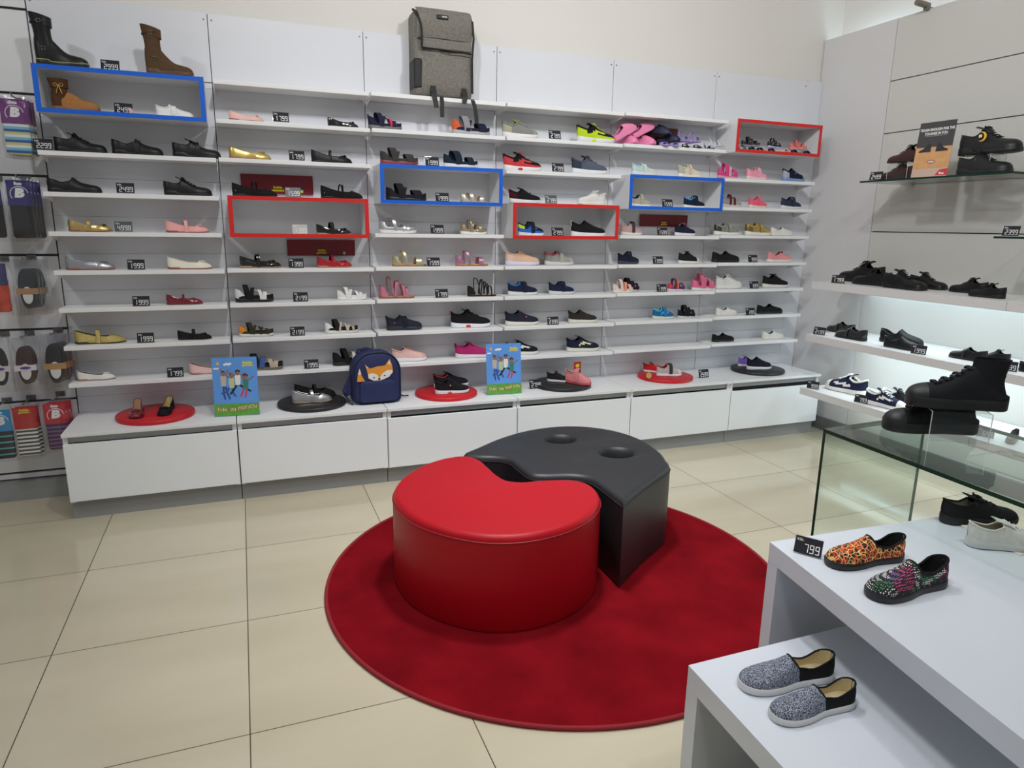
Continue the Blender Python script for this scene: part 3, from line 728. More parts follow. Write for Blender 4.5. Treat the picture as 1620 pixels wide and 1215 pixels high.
# bay 2
ws(1, 7, 362, 418, 'ballet_flat', 'flat', 'pale pink flat with a bow on the highest filled shelf', col=(238, 190, 178), fin='leather', sole=(130, 80, 70), bow=(238, 186, 174))
wtag(1, 7, 445, '1799', 'price tag reading 1799 right of the pale pink bow flat')
ws(1, 7, 518, 568, 'ballet_flat', 'flat', 'small black patent flat with a bow at the right end under the empty top shelf', col=(20, 20, 22), fin='patent', sole=(16, 16, 16), bow=(22, 22, 22))
ws(1, 6, 362, 430, 'ballet_flat', 'flat', 'crinkled bright gold flat above the dark red sign', col=(222, 198, 118), fin='metal', sole=(160, 110, 80), bow=(200, 170, 100), lining=(120, 96, 66))
wtag(1, 6, 470, '1799', 'price tag reading 1799 between the gold and the black flats')
ws(1, 6, 492, 558, 'ballet_flat', 'flat', 'black leather strap flat with a bow right of the gold flat', col=(22, 22, 24), fin='leather', sole=(16, 16, 16), bow=(22, 22, 22), strap=(.46, .30, .05, .0, None))
zt = zl(1, 5)
ws(1, zt, 367, 440, 'ballet_flat', 'flat', 'black mesh strap flat in front of the upper dark red sign', col=(30, 29, 30), fin='mesh', sole=(20, 20, 20), strap=[(.46, .33, .03, .03, None), (.52, .32, .03, -.03, None)], patch=((225, 225, 225), .08, .12, .018))
wtag(1, zt, 464, '1599', 'price tag reading 1599 on top of the red trimmed box', card=mat((84, 86, 90), .35))
ws(1, zt, 507, 575, 'ballet_flat', 'flat', 'black mesh strap flat on the right of the red trimmed box top', col=(30, 29, 30), fin='mesh', sole=(20, 20, 20), strap=[(.46, .33, .03, .03, None), (.52, .32, .03, -.03, None)], patch=((225, 225, 225), .08, .12, .018))
wtag(1, BOX[1], 475, '1399', 'faded pale price tag inside the red trimmed box', card=mat((190, 186, 180), .4))
ws(1, BOX[1], 500, 557, 'ballet_flat', 'flat', 'black patent strap flat with a bow inside the red trimmed box', col=(18, 18, 20), fin='patent', sole=(178, 140, 104), bow=(20, 20, 20), strap=(.42, .35, .10, .03, None))
ws(1, 3, 379, 446, 'ballet_flat', 'flat', 'black patent strap flat with a bow left of the 1399 tag', col=(18, 18, 20), fin='patent', sole=(178, 140, 104), bow=(20, 20, 20), strap=(.42, .34, .08, .03, None))
wtag(1, 3, 469, '1399', 'price tag reading 1399 between the black and the red patent flats')
ws(1, 3, 501, 558, 'ballet_flat', 'flat', 'bright red patent strap flat with a bow below the lower dark red sign', col=(176, 14, 36), fin='patent', sole=(178, 130, 96), bow=(176, 14, 36), strap=(.42, .35, .08, .03, None), lining=(120, 90, 70))
SB = [(.26, .42, .12, .02), (.46, .34, .10, -.01), (.62, .29, .09, .01), (.78, .24, .10, 0)]
ws(1, 2, 372, 434, 'sandal', 'sandal', 'black and white closed toe sandal with flowers', 'sandal', col=(26, 26, 28), sole=(24, 24, 24), bands=SB, bcols=[(26, 26, 28), (26, 26, 28), (225, 222, 218), (225, 222, 218)], footbed=(190, 190, 192), cross=(.45, .9, (230, 226, 222)), heel=(215, 214, 212), hs=1.12)
wtag(1, 2, 476, '2199', 'price tag reading 2199 between the black-white and the white sandals')
ws(1, 2, 533, 581, 'sandal', 'sandal', 'white closed toe sandal with flowers', 'sandal', col=(228, 225, 222), sole=(232, 230, 228), bands=SB, footbed=(170, 170, 172), cross=(.45, .9, (228, 225, 222)), heel=(228, 225, 222))
ws(1, 1, 378, 434, 'sandal', 'sandal', 'olive and black fisherman sandal with an orange heel', 'sandal', col=(52, 48, 34), sole=(215, 212, 205), bands=[(.28, .42, .14, .03), (.48, .33, .05), (.58, .29, .05), (.68, .26, .05), (.8, .21, .09)], footbed=(150, 150, 145), cross=(.4, .95, (52, 48, 34)), heel=(222, 142, 44))
wtag(1, 1, 471, '2199', 'price tag reading 2199 between the olive and the white heel sandals')
ws(1, 1, 514, 567, 'sandal', 'sandal', 'black and beige fisherman sandal with a white heel', 'sandal', col=(30, 28, 26), sole=(220, 216, 208), bands=[(.28, .42, .14, .03), (.48, .33, .06), (.60, .29, .06), (.72, .25, .06), (.83, .2, .07)], bcols=[(30, 28, 26), (190, 182, 164), (190, 182, 164), (190, 182, 164), (170, 160, 140)], footbed=(140, 138, 132), cross=(.4, .95, (190, 180, 160)), heel=(226, 224, 220))
ws(1, 0, 386, 449, 'sandal', 'sandal', 'beige, blue and black closed sandal right behind the left poster', 'sandal', col=(34, 34, 38), sole=(110, 104, 84), bands=[(.24, .44, .16, .03), (.50, .34, .14), (.66, .28, .12), (.82, .22, .12)], bcols=[(34, 34, 38), (70, 96, 150), (186, 170, 148), (186, 170, 148)], footbed=(110, 104, 92))
wtag(1, 0, 493, '1999', 'price tag reading 1999 left of the navy backpack')
ws(1, 0, 526, 590, 'sandal', 'sandal', 'black sandal with white wave straps half hidden by the navy backpack', 'sandal', col=(24, 24, 26), sole=(28, 28, 28), bands=[(.26, .42, .12, .03), (.5, .33, .08, .05), (.62, .28, .06, .05), (.76, .24, .1, .04)], bcols=[(24, 24, 26), (210, 206, 200), (24, 24, 26), (210, 206, 200)], footbed=(60, 60, 60))
# bay 3
SPT = [(.29, .42, .17, .02), (.46, .33, .12, -.02), (.72, .27, .22, .0)]
ws(2, 7, 582, 636, 'sandal', 'sandal', 'navy sandal with hot pink edging and a tall heel tab', 'sandal', col=(34, 36, 58), sole=(110, 108, 106), bands=[(.27, .42, .15, .05), (.48, .34, .09, -.02), (.62, .28, .07), (.76, .23, .1)], bcols=[(34, 36, 58), (34, 36, 58), (214, 46, 84), (34, 36, 58)], footbed=(190, 50, 80), cross=(.35, .95, (34, 36, 58)), heel=(34, 36, 58), tab=(34, 36, 58), hs=1.1)
ws(2, 7, 714, 775, 'sandal', 'sandal', 'navy strappy sandal with orange edging and grey sole', 'sandal', col=(30, 34, 56), sole=(176, 176, 176), bands=SPT, bcols=[(150, 146, 150), (30, 34, 56), (30, 34, 56)], footbed=(226, 226, 226), heel=(216, 100, 62), hs=1.05)
zb3 = zl(2, 6)
ws(2, zb3, 601, 662, 'sandal', 'sandal', 'dark grey strappy sandal with red accents on the blue trimmed box', 'sandal', col=(62, 60, 58), sole=(150, 60, 62), bands=SPT, footbed=(196, 52, 56), hs=1.0)
wtag(2, zb3, 684, '1999', 'price tag reading 1999 on top of the third bay blue trimmed box')
ws(2, zb3, 701, 756, 'sandal', 'sandal', 'dark navy sandal with pale blue edging on the blue trimmed box', 'sandal', col=(24, 38, 54), sole=(222, 224, 224), bands=[(.3, .42, .2, .06), (.48, .34, .08, -.04), (.72, .27, .18, 0)], footbed=(150, 178, 190), hs=1.05)
ws(2, BOX[2], 610, 675, 'sandal', 'sandal', 'black strappy sandal inside the third bay blue trimmed box', 'sandal', col=(28, 28, 36), sole=(30, 30, 34), bands=SPT, footbed=(196, 196, 196), hs=.98)
wtag(2, BOX[2], 700, '1999', 'price tag reading 1999 inside the third bay blue trimmed box')
ws(2, BOX[2], 728, 773, 'sandal', 'thin', 'cream open toe sandal on a flat tan sole', 'sandal', col=(222, 218, 202), fin='metal', sole=(178, 134, 92), bands=[(.3, .34, .12, .04), (.74, .24, .14, 0)], footbed=(196, 150, 108), counter=.3)
ws(2, 4, 599, 659, 'sandal', 'sandal', 'white and silver strappy sandal on a white sole', 'sandal', col=(206, 206, 206), sole=(232, 230, 226), bands=[(.3, .4, .08, .06), (.66, .24, .06, .03), (.75, .22, .06, -.02)], footbed=(225, 220, 210), fin='metal')
wtag(2, 4, 692, '1999', 'price tag reading 1999 between the white and the gold strap sandals')
ws(2, 4, 728, 770, 'sandal', 'sandal', 'champagne gold sandal with crossed straps on a white sole', 'sandal', col=(190, 172, 134), sole=(232, 230, 226), bands=[(.3, .46, .05, .05), (.48, .36, .1, -.05), (.62, .3, .1, .06), (.76, .25, .1, -.04)], footbed=(215, 200, 170), fin='metal', hs=1.15)
ws(2, 3, 620, 675, 'sandal', 'thin', 'pale gold ankle strap sandal on a tan sole', 'sandal', col=(206, 200, 158), sole=(172, 118, 74), bands=[(.28, .42, .07, .05), (.76, .24, .16, .0)], footbed=(196, 146, 98), cross=(.36, .7, (190, 170, 140)), fin='metal', hs=1.05)
wtag(2, 3, 686, '1599', 'price tag reading 1599 between the gold and the pink metallic sandals')
ws(2, 3, 720, 772, 'sandal', 'thin', 'metallic pink ankle strap sandal on a tan sole', 'sandal', col=(204, 150, 178), sole=(172, 118, 74), bands=[(.28, .42, .07, .05), (.76, .24, .14, .0)], footbed=(206, 156, 110), cross=(.36, .7, (170, 100, 100)), fin='metal', hs=1.05)
ws(2, 2, 599, 656, 'sandal', 'thin', 'glittery rose pink gladiator sandal with a tall heel cuff', 'sandal', col=(196, 122, 142), sole=(150, 96, 62), bands=[(.26, .50, .035, .06), (.5, .40, .09, 0), (.64, .32, .08, 0), (.78, .25, .07, 0)], footbed=(190, 134, 110), fin='glitter', hs=1.2)
wtag(2, 2, 699, '1799', 'price tag reading 1799 between the rose and the black gladiator sandals')
ws(2, 2, 739, 785, 'sandal', 'thin', 'black gladiator sandal with thin straps', 'sandal', col=(26, 25, 25), sole=(24, 22, 20), bands=[(.26, .5, .03, .06), (.48, .46, .04, 0), (.58, .40, .04, 0), (.68, .34, .04, 0), (.78, .28, .04, 0)], footbed=(170, 146, 122), hs=1.2, heel=(26, 25, 25))
LD = dict(laces=(30, 30, 34), tongue=(30, 30, 34))
ws(2, 1, 611, 668, 'sneaker', 'sneaker', 'dark navy sneaker with a small pink badge', col=(34, 37, 52), sole=(34, 37, 50), tab=(34, 37, 52), patch=((205, 60, 90), .2, .2, .04), strap=(.48, .37, .13, .03, (30, 32, 46)), lining=(90, 40, 50))
ws(2, 1, 713, 776, 'sneaker', 'sneaker', 'black knit sneaker with white sole, red insert and a lace bow', col=(26, 25, 28), fin='mesh', sole=(230, 232, 236), insert=(214, 46, 60), tab=(190, 80, 80), **LD)
ws(2, 0, 619, 675, 'sneaker', 'sneaker', 'light pink sneaker right of the navy backpack', col=(236, 192, 184), fin='mesh', sole=(226, 226, 228), toecap=(226, 176, 168), laces=(190, 150, 150), tongue=(200, 170, 168), lining=(150, 140, 140))
ws(2, 0, 720, 776, 'sneaker', 'sneaker', 'magenta sneaker half hidden by the right poster', col=(176, 42, 104), sole=(222, 216, 220), tab=(120, 30, 80), laces=(214, 130, 170), tongue=(150, 34, 90), patch=((226, 150, 180), .15, .2, .03), lining=(70, 30, 50))
# bay 4
ws(3, 7, 794, 851, 'sneaker', 'sneaker', 'grey mesh sneaker with yellow lining and white sole', col=(140, 140, 134), fin='mesh', sole=(232, 230, 228), heel=(176, 174, 150), toecap=(158, 158, 150), laces=(150, 150, 140), tongue=(214, 220, 70), lining=(200, 210, 80), tab=(110, 110, 106))
wtag(3, 7, 878, '2799', 'price tag reading 2799 between the grey and the lime sneakers')
ws(3, 7, 912, 971, 'sneaker', 'sneaker', 'black and lime green sneaker with a lime sole insert', col=(28, 28, 30), fin='mesh', sole=(226, 226, 226), insert=(206, 226, 40), heel=(196, 220, 40), low=(196, 220, 40), laces=(190, 210, 50), tongue=(26, 26, 26), stripe=(200, 222, 50), tab=(40, 40, 40))
ws(3, 6, 796, 856, 'sneaker', 'sneaker', 'red and black sneaker with a red sole insert', col=(28, 26, 28), fin='mesh', sole=(232, 230, 232), insert=(206, 36, 54), heel=(206, 70, 72), low=(206, 66, 70), laces=(196, 60, 66), tongue=(30, 24, 26), stripe=(206, 70, 72), tab=(60, 20, 24))
wtag(3, 6, 883, '2799', 'price tag reading 2799 between the red-black and the blue-grey sneakers')
ws(3, 6, 904, 960, 'sneaker', 'sneaker', 'blue-grey running sneaker with white sole above the white sneaker', col=(92, 98, 114), fin='mesh', sole=(230, 232, 236), heel=(58, 64, 80), toecap=(96, 102, 116), laces=(60, 62, 70), tongue=(66, 70, 84), tab=(50, 54, 64))
zb4 = zl(3, 5)
ws(3, zb4, 805, 855, 'sneaker', 'sneaker', 'black sneaker with crimson heel and lining on the red trimmed box', col=(26, 25, 27), fin='mesh', sole=(226, 226, 228), heel=(66, 20, 30), laces=(30, 28, 30), tongue=(40, 24, 28), tab=(176, 34, 60), lining=(150, 40, 50), bowloops=False)
wtag(3, zb4, 872, '2799', 'price tag reading 2799 on top of the fourth bay red trimmed box', card=mat((84, 86, 88), .35))
ws(3, zb4, 957, 913, 'sneaker', 'sneaker', 'white sneaker facing left on the red trimmed box', col=(222, 220, 214), sole=(232, 228, 218), laces=(214, 212, 206), tongue=(224, 222, 216), lining=(200, 196, 190), hs=1.05)
ws(3, BOX[3], 819, 860, 'sneaker', 'sneaker', 'small black sneaker with bright blue panels and lime heel', col=(28, 30, 44), sole=(226, 224, 220), heel=(196, 220, 60), low=(44, 104, 200), stripe=(44, 104, 200), strap=(.5, .40, .14, .04, (28, 30, 44)), hs=1.25)
wtag(3, BOX[3], 882, '2799', 'price tag reading 2799 inside the fourth bay red trimmed box')
ws(3, BOX[3], 903, 957, 'sneaker', 'sneaker', 'black laceless knit sneaker with a white sole in the red trimmed box', col=(28, 28, 30), fin='mesh', sole=(232, 233, 236), tab=(200, 220, 90), lining=(60, 70, 60))
ws(3, 3, 799, 853, 'sneaker', 'sneaker', 'peach knit sneaker with a pale lilac sole', col=(234, 192, 164), fin='mesh', sole=(216, 214, 230), lining=(120, 60, 60), heel=(236, 200, 180))
ws(3, 3, 861, 907, 'sneaker', 'sneaker', 'grey strap sneaker with a pink collar', col=(156, 156, 150), sole=(214, 210, 204), heel=(140, 140, 136), toecap=(180, 178, 170), strap=(.5, .40, .13, .04, (176, 172, 166)), collar=(196, 90, 100), tab=(200, 90, 100), hs=1.08)
ws(3, 2, 803, 850, 'sneaker', 'sneaker', 'navy strap sneaker with bright blue collar', col=NV, sole=(216, 218, 216), strap=(.5, .40, .13, .04, NV), collar=(50, 120, 170), tab=(60, 120, 190), hs=1.05)
ws(3, 2, 868, 908, 'sneaker', 'sneaker', 'small navy strap sneaker with a teal emblem on a white sole', col=NV, sole=(212, 214, 212), strap=(.5, .42, .13, .04, NV), tab=(40, 50, 70), hs=1.1, patch=((50, 110, 130), .62, .26, .03))
ws(3, 1, 799, 852, 'slip_on_shoe', 'sneaker', 'plain navy slip-on sneaker with a tiny red badge and cream sole', col=(34, 36, 52), sole=(222, 218, 204), patch=((226, 120, 120), .58, .24, .022), tab=(34, 36, 50))
wtag(3, 1, 875, '2399', 'price tag reading 2399 between the navy and the dark brown slip-ons')
ws(3, 1, 899, 944, 'slip_on_shoe', 'sneaker', 'dark brown slip-on sneaker with a cream sole', col=(48, 42, 38), sole=(222, 218, 204), patch=((150, 60, 60), .6, .24, .02), tab=(40, 36, 34))
ws(3, 0, 800, 851, 'sneaker', 'sneaker', 'black sneaker with white flash shapes behind the right poster', col=(24, 24, 26), sole=(222, 220, 214), stripe=(226, 224, 210), tongue=(24, 24, 26))
ws(3, 0, 896, 947, 'sneaker', 'sneaker', 'navy sneaker with cream flash shapes above the black round riser', col=(28, 32, 54), sole=(222, 220, 208), stripe=(222, 220, 180), tongue=(28, 32, 54), tab=(70, 76, 90))
# bay 5
zb5 = zl(4, 6)
ws(4, zb5, 999, 1038, 'baby_sneaker', 'sneaker', 'tiny pale teal and pink sneaker on the blue trimmed box', col=(188, 214, 214), sole=(226, 222, 216), toecap=(224, 200, 192), stripe=(224, 190, 180), strap=(.45, .38, .12, .03, (196, 220, 218)), hs=1.0)
ws(4, zb5, 1072, 1108, 'baby_sneaker', 'sneaker', 'tiny cream sneaker with a strap on the blue trimmed box', col=(216, 206, 184), sole=(230, 226, 216), heel=(180, 176, 160), strap=(.45, .42, .12, .03, (206, 190, 160)), hs=1.1)
ws(4, BOX[4], 995, 1029, 'baby_sneaker', 'sneaker', 'tiny beige sneaker with navy collar inside the blue trimmed box', col=(176, 172, 152), sole=(228, 226, 216), collar=(30, 34, 56), strap=(.5, .44, .14, .03, (176, 172, 152)), hs=1.15)
wtag(4, BOX[4], 1056, '1599', 'price tag reading 1599 inside the fifth bay blue trimmed box')
ws(4, BOX[4], 1081, 1114, 'baby_sneaker', 'sneaker', 'tiny navy sneaker with bright blue lining inside the blue trimmed box', col=(26, 32, 48), sole=(228, 230, 232), lining=(60, 150, 210), collar=(60, 150, 210), strap=(.5, .44, .14, .03, (26, 32, 48)), tab=(26, 32, 48), hs=1.15)
ws(4, 4, 982, 1015, 'baby_sneaker', 'sneaker', 'tiny dusty pink sneaker with a round clasp left of the small red sign', col=(196, 160, 156), sole=(226, 220, 212), strap=(.5, .45, .14, .03, (70, 60, 66)), tab=(226, 110, 130), hs=1.25)
wtag(4, 4, 1048, '1599', 'price tag reading 1599 under the small dark red sign')
ws(4, 4, 1067, 1099, 'baby_sneaker', 'sneaker', 'tiny navy sneaker with pink bow and thick white sole', col=(34, 32, 52), sole=(228, 226, 230), laces=(214, 160, 200), tongue=(206, 150, 190), hs=1.2)
ws(4, 3, 977, 1010, 'baby_sneaker', 'sneaker', 'tiny dark navy speckled sneaker on the left end', col=(32, 36, 56), fin='mesh', sole=(60, 62, 70), strap=(.5, .44, .14, .03, (32, 36, 56)), tab=(40, 44, 60), hs=1.2)
wtag(4, 3, 1041, '1399', 'price tag reading 1399 left of the tiny black canvas sneaker')
ws(4, 3, 1073, 1105, 'baby_sneaker', 'sneaker', 'tiny black canvas sneaker with a white toe cap', col=(28, 28, 30), sole=(224, 222, 216), toecap=(230, 228, 222), laces=(36, 36, 36), tongue=(30, 30, 30), hs=1.2)
ws(4, 2, 969, 1001, 'baby_sandal', 'sandal', 'tiny white and coral sandal', 'sandal', col=(228, 208, 200), sole=(226, 222, 214), bands=[(.3, .5, .14, .03), (.58, .38, .14, 0), (.76, .3, .14, 0)], bcols=[(228, 208, 200), (230, 150, 130), (230, 190, 180)], footbed=(220, 160, 140), hs=1.15, dy=-.02)
ws(4, 2, 981, 1011, 'baby_sandal', 'sandal', 'tiny black floral sandal behind the white and coral one', 'sandal', col=(36, 30, 36), sole=(200, 190, 186), bands=[(.3, .5, .2, .03), (.58, .38, .18, 0), (.78, .3, .14, 0)], footbed=(150, 80, 80), hs=1.25, dy=.035)
wtag(4, 2, 1047, '1399', 'price tag reading 1399 left of the tiny multicoloured sandal')
ws(4, 2, 1056, 1083, 'baby_sandal', 'sandal', 'tiny purple, orange and pink sandal', 'sandal', col=(96, 52, 110), sole=(220, 214, 214), bands=[(.3, .5, .14, .05), (.55, .4, .1, 0), (.74, .32, .12, 0)], bcols=[(110, 50, 90), (226, 110, 60), (90, 50, 120)], footbed=(216, 90, 90), hs=1.25, heel=(206, 70, 90))
ws(4, 2, 1094, 1130, 'baby_sandal', 'sandal', 'tiny candy pink closed toe sandal', 'sandal', col=(224, 110, 146), sole=(222, 224, 224), bands=[(.3, .52, .16, .03), (.52, .42, .08, 0), (.66, .36, .08, 0), (.8, .28, .14, 0)], footbed=(180, 70, 110), cross=(.4, .9, (232, 150, 176)), hs=1.2)
ws(4, 1, 1032, 1065, 'baby_sneaker', 'sneaker', 'tiny bright blue sneaker with lime trim', col=(30, 100, 160), sole=(214, 220, 200), strap=(.5, .42, .14, .03, (44, 120, 180)), collar=(90, 200, 220), stripe=(80, 190, 200), hs=1.15)
ws(4, 1, 1072, 1099, 'baby_sandal', 'sandal', 'tiny black closed sandal with white cut-outs', 'sandal', col=(26, 28, 36), sole=(210, 212, 212), bands=[(.3, .52, .2, .03), (.56, .42, .14, 0), (.76, .32, .2, 0)], footbed=(180, 180, 184), hs=1.25, tab=(26, 28, 36))
# bay 6
ws(5, 6, 1135, 1166, 'baby_sandal', 'sandal', 'tiny pink and white sandal with a paper tag at the left end', 'sandal', col=(214, 70, 130), sole=(220, 150, 170), bands=[(.3, .52, .18, .03), (.56, .42, .12, 0), (.76, .32, .16, 0)], bcols=[(214, 70, 130), (226, 160, 190), (214, 70, 130)], footbed=(230, 200, 210), hs=1.2)
ws(5, 6, 1180, 1212, 'baby_shoe', 'sneaker', 'tiny plain baby pink shoe with a folded flap', col=(238, 160, 178), sole=(226, 206, 204), strap=(.5, .42, .16, .04, (238, 170, 186)), hs=1.15)
ws(5, 6, 1237, 1271, 'baby_shoe', 'sneaker', 'tiny navy shoe with striped heel and blue sole under the red box', col=(24, 28, 48), heel=(170, 176, 190), toecap=(150, 156, 170), sole=(120, 150, 200), tab=(24, 28, 48), patch=((60, 150, 180), .5, .3, .03), hs=1.15)
ws(5, 5, 1141, 1172, 'baby_shoe', 'sneaker', 'tiny grey shoe with maroon straps', col=(160, 152, 150), sole=(206, 198, 194), strap=[(.36, .46, .1, .0, (84, 26, 40)), (.56, .36, .1, 0, (84, 26, 40))], hs=1.15)
ws(5, 5, 1184, 1212, 'baby_shoe', 'sneaker', 'tiny coral pink shoe with a round flower', col=(232, 100, 122), sole=(224, 206, 200), strap=(.5, .44, .16, .03, (232, 100, 122)), patch=((236, 90, 116), .48, .27, .08), hs=1.2)
ws(5, 5, 1235, 1266, 'baby_shoe', 'sneaker', 'tiny plain navy shoe with a white sole right of the coral one', col=(48, 54, 76), sole=(216, 218, 220), tab=(90, 96, 110), strap=(.5, .42, .15, .03, (48, 54, 76)), hs=1.15)
ws(5, 4, 1129, 1168, 'canvas_shoe', 'sneaker', 'small silver canvas shoe with a strap', col=(176, 178, 166), sole=(230, 228, 222), heel=(90, 92, 90), strap=(.52, .38, .1, .03, (190, 190, 180)), hs=.98, fin='metal')
ws(5, 4, 1178, 1218, 'canvas_shoe', 'sneaker', 'small gold canvas shoe with a strap', col=(204, 180, 110), sole=(230, 226, 214), heel=(150, 130, 80), strap=(.52, .38, .1, .03, (206, 184, 120)), hs=.98, fin='metal')
ws(5, 4, 1218, 1252, 'canvas_shoe', 'slipon', 'small all white slip-on right of the gold canvas shoe', col=(222, 221, 214), sole=(228, 226, 218), lining=(150, 150, 146))
ws(5, 3, 1126, 1168, 'slip_on_shoe', 'slipon', 'black slip-on shoe left of the 999 tag', col=(24, 24, 25), sole=(22, 22, 22), hs=1.05)
wtag(5, 3, 1191, '999', 'price tag reading 999 between the black and the pink slip-ons')
ws(5, 3, 1213, 1250, 'slip_on_shoe', 'slipon', 'pink dotted slip-on shoe with dark bows', col=(228, 150, 148), sole=(230, 224, 220), bow=(60, 36, 40), lining=(90, 50, 56), hs=1.1)
ws(5, 2, 1131, 1172, 'sneaker', 'sneaker', 'white lace-up sneaker left of the 699 tag', col=(222, 220, 216), sole=(228, 226, 222), laces=(230, 228, 226), tongue=(222, 220, 216), toecap=(232, 230, 226), lining=(190, 186, 180), hs=1.05)
wtag(5, 2, 1193, '699', 'price tag reading 699 between the white and the black sneakers')
ws(5, 2, 1206, 1245, 'sneaker', 'sneaker', 'black lace-up sneaker with a white sole at the right end', col=(26, 26, 28), sole=(226, 222, 214), laces=(30, 30, 30), tongue=(26, 26, 28), hs=1.0)
ws(5, 1, 1132, 1165, 'plimsoll', 'slipon', 'white gym slipper left of the 299 tag', col=(226, 223, 214), sole=(224, 220, 210), lining=(70, 66, 60))
wtag(5, 1, 1187, '299', 'price tag reading 299 between the white and the black gym slippers')
ws(5, 1, 1197, 1236, 'plimsoll', 'slipon', 'black gym slipper right of the 299 tag', col=(22, 22, 23), sole=(20, 20, 20), hs=.95)
ws(5, 0, 1126, 1160, 'plimsoll', 'slipon', 'black gym slipper on the lowest shelf above the purple shoe', col=(22, 22, 23), sole=(20, 20, 20))
ws(5, 0, 1205, 1238, 'plimsoll', 'slipon', 'white gym slipper on the lowest shelf near the corner', col=(222, 220, 212), sole=(224, 220, 212), lining=(70, 66, 60))

# ------------------------------------------------------------------ heaps of clogs and small sandals
PK = (240, 140, 182)
def clog(label, p, z, L, col, rz, tilt=None, dy=0.0, kind='clog', name='clog', **k):
    Y = YW-.085+dy
    return shoe(name, kind, L, label, 'clog' if kind == 'clog' else 'sandal', (along(p, Y, z), Y, z), rz, col=col, fin='rubber', sole=k.pop('sole', col), lining=k.pop('lining', tuple(int(v*.75) for v in col)), tilt=tilt, toe='wide', **k)
z7 = zl(4, 7)
SG = (.42, .30, .05, .02, None)
clog('pink clog standing tilted at the left end of the clog pile', 989, z7+.052, .185, PK, R(14), (0, R(-27)), -.02, hs=1.0)
clog('pink clog on top of the pile, raised highest', 1018, z7+.074, .175, PK, R(12), (0, R(-25)), .0, hs=.95)
clog('pink clog lying toe forward at the lower left of the pile', 993, z7+.002, .145, PK, R(-72), None, -.0, hs=1.1, wd=1.1)
clog('pink clog with its strap up at the lower middle of the pile', 1019, z7+.002, .15, PK, R(-62), None, -.005, strap=(.3, .50, .10, .0, PK), hs=1.1, wd=1.1)
clog('upper navy clog leaning behind the pink clogs', 1041, z7+.078, .155, (30, 38, 62), R(-48), (0, R(8)), .01, wd=1.1)
clog('lower navy clog beside the lilac slides', 1056, z7+.033, .155, (30, 38, 62), R(-50), None, .01, wd=1.1)
for px, lb in ((1046, 'left lilac slide of the pair in front of the navy clogs'), (1062, 'right lilac slide of the pair in front of the navy clogs')):
    clog(lb, px, z7+.001, .12, (176, 160, 220), R(-85), None, -.045, kind='thin', name='slide', bands=[(.66, .22, .3, 0)], counter=0, footbed=(170, 152, 214), hs=.8)
for px, lb in ((1078, 'left lilac sandal with an arched strap'), (1096, 'right lilac sandal with an arched strap')):
    clog('%s stacked on black soles' % lb, px, z7+.034, .12, (170, 146, 220), R(-80), None, -.03, kind='thin', name='slide', bands=[(.35, .55, .08, 0), (.72, .26, .14, 0)], counter=0, footbed=(120, 104, 160))
    clog('black slide under the %s' % lb.replace('with an arched strap', 'of the pile'), px, z7+.001, .12, (26, 28, 26), R(-80), None, -.03, kind='thin', name='slide', counter=0, footbed=(30, 30, 30), bands=[(.7, .2, .1, 0)], hs=.8)
clog('navy strap sandal at the right of the clog pile', 1117, z7+.001, .11, (34, 38, 70), R(-60), None, -.02, kind='thin', name='slide', bands=[(.4, .3, .06, .05), (.7, .24, .08, .03)], footbed=(40, 44, 80), hs=.8)
clog('silver grey strappy sandal at the right end of the clog shelf', 1129, z7+.02, .12, (190, 196, 198), R(-35), (0, R(-6)), -.0, kind='thin', name='slide', bands=[(.25, .5, .04, .1), (.45, .4, .04, -.08), (.7, .26, .08, .03)], footbed=(170, 172, 174))
zc = BOX[5]
heap = [(1172, 0, 35, (34, 38, 62), 'dark blue sandal with red edge at the left of the packed box', (170, 60, 90)), (1183, 0, -76, (30, 34, 56), 'navy sandal with pale footbed in the packed red box', (190, 190, 214)),
        (1196, 0.0, -78, (28, 30, 48), 'navy sandal with a light blue edge in the packed red box', (110, 150, 190)), (1214, 0, -78, (28, 30, 50), 'dark sandal under the pale footbed sandal in the packed box', (60, 60, 90)),
        (1236, 0, -80, (236, 190, 180), 'pale pink slider in the packed red box', (226, 150, 150)), (1250, 0, -80, (30, 34, 84), 'royal navy slider under the coral sandal', (30, 34, 84)),
        (1270, 0, -80, (28, 32, 80), 'royal navy slider at the right of the packed box', (28, 32, 80))]
for px, dz, a, c_, lb, fb in heap:
    clog(lb, px, zc+.002+dz, .115, c_, R(a), None, -.045, kind='thin', name='slide', bands=[(.35, .46, .07, .02), (.7, .3, .12, 0)] if a > -75 else [(.7, .2, .2, 0)], footbed=fb, counter=0)
for px, a, c_, lb, fb in ((1187, -20, (28, 28, 36), 'black strap sandal on top of the left heap in the red box', (150, 150, 160)), (1224, 10, (28, 32, 44), 'navy sandal with round straps on top of the middle heap', (200, 200, 226)), (1262, -15, (226, 120, 116), 'coral pink patterned sandal on top of the right heap', (232, 160, 140))):
    clog(lb, px, zc+.034, .12, c_, R(a), None, -.03, kind='sandal', name='small_sandal', bands=[(.3, .5, .14, .02), (.52, .4, .1, .03), (.72, .3, .12, 0)], footbed=fb, sole=fb)

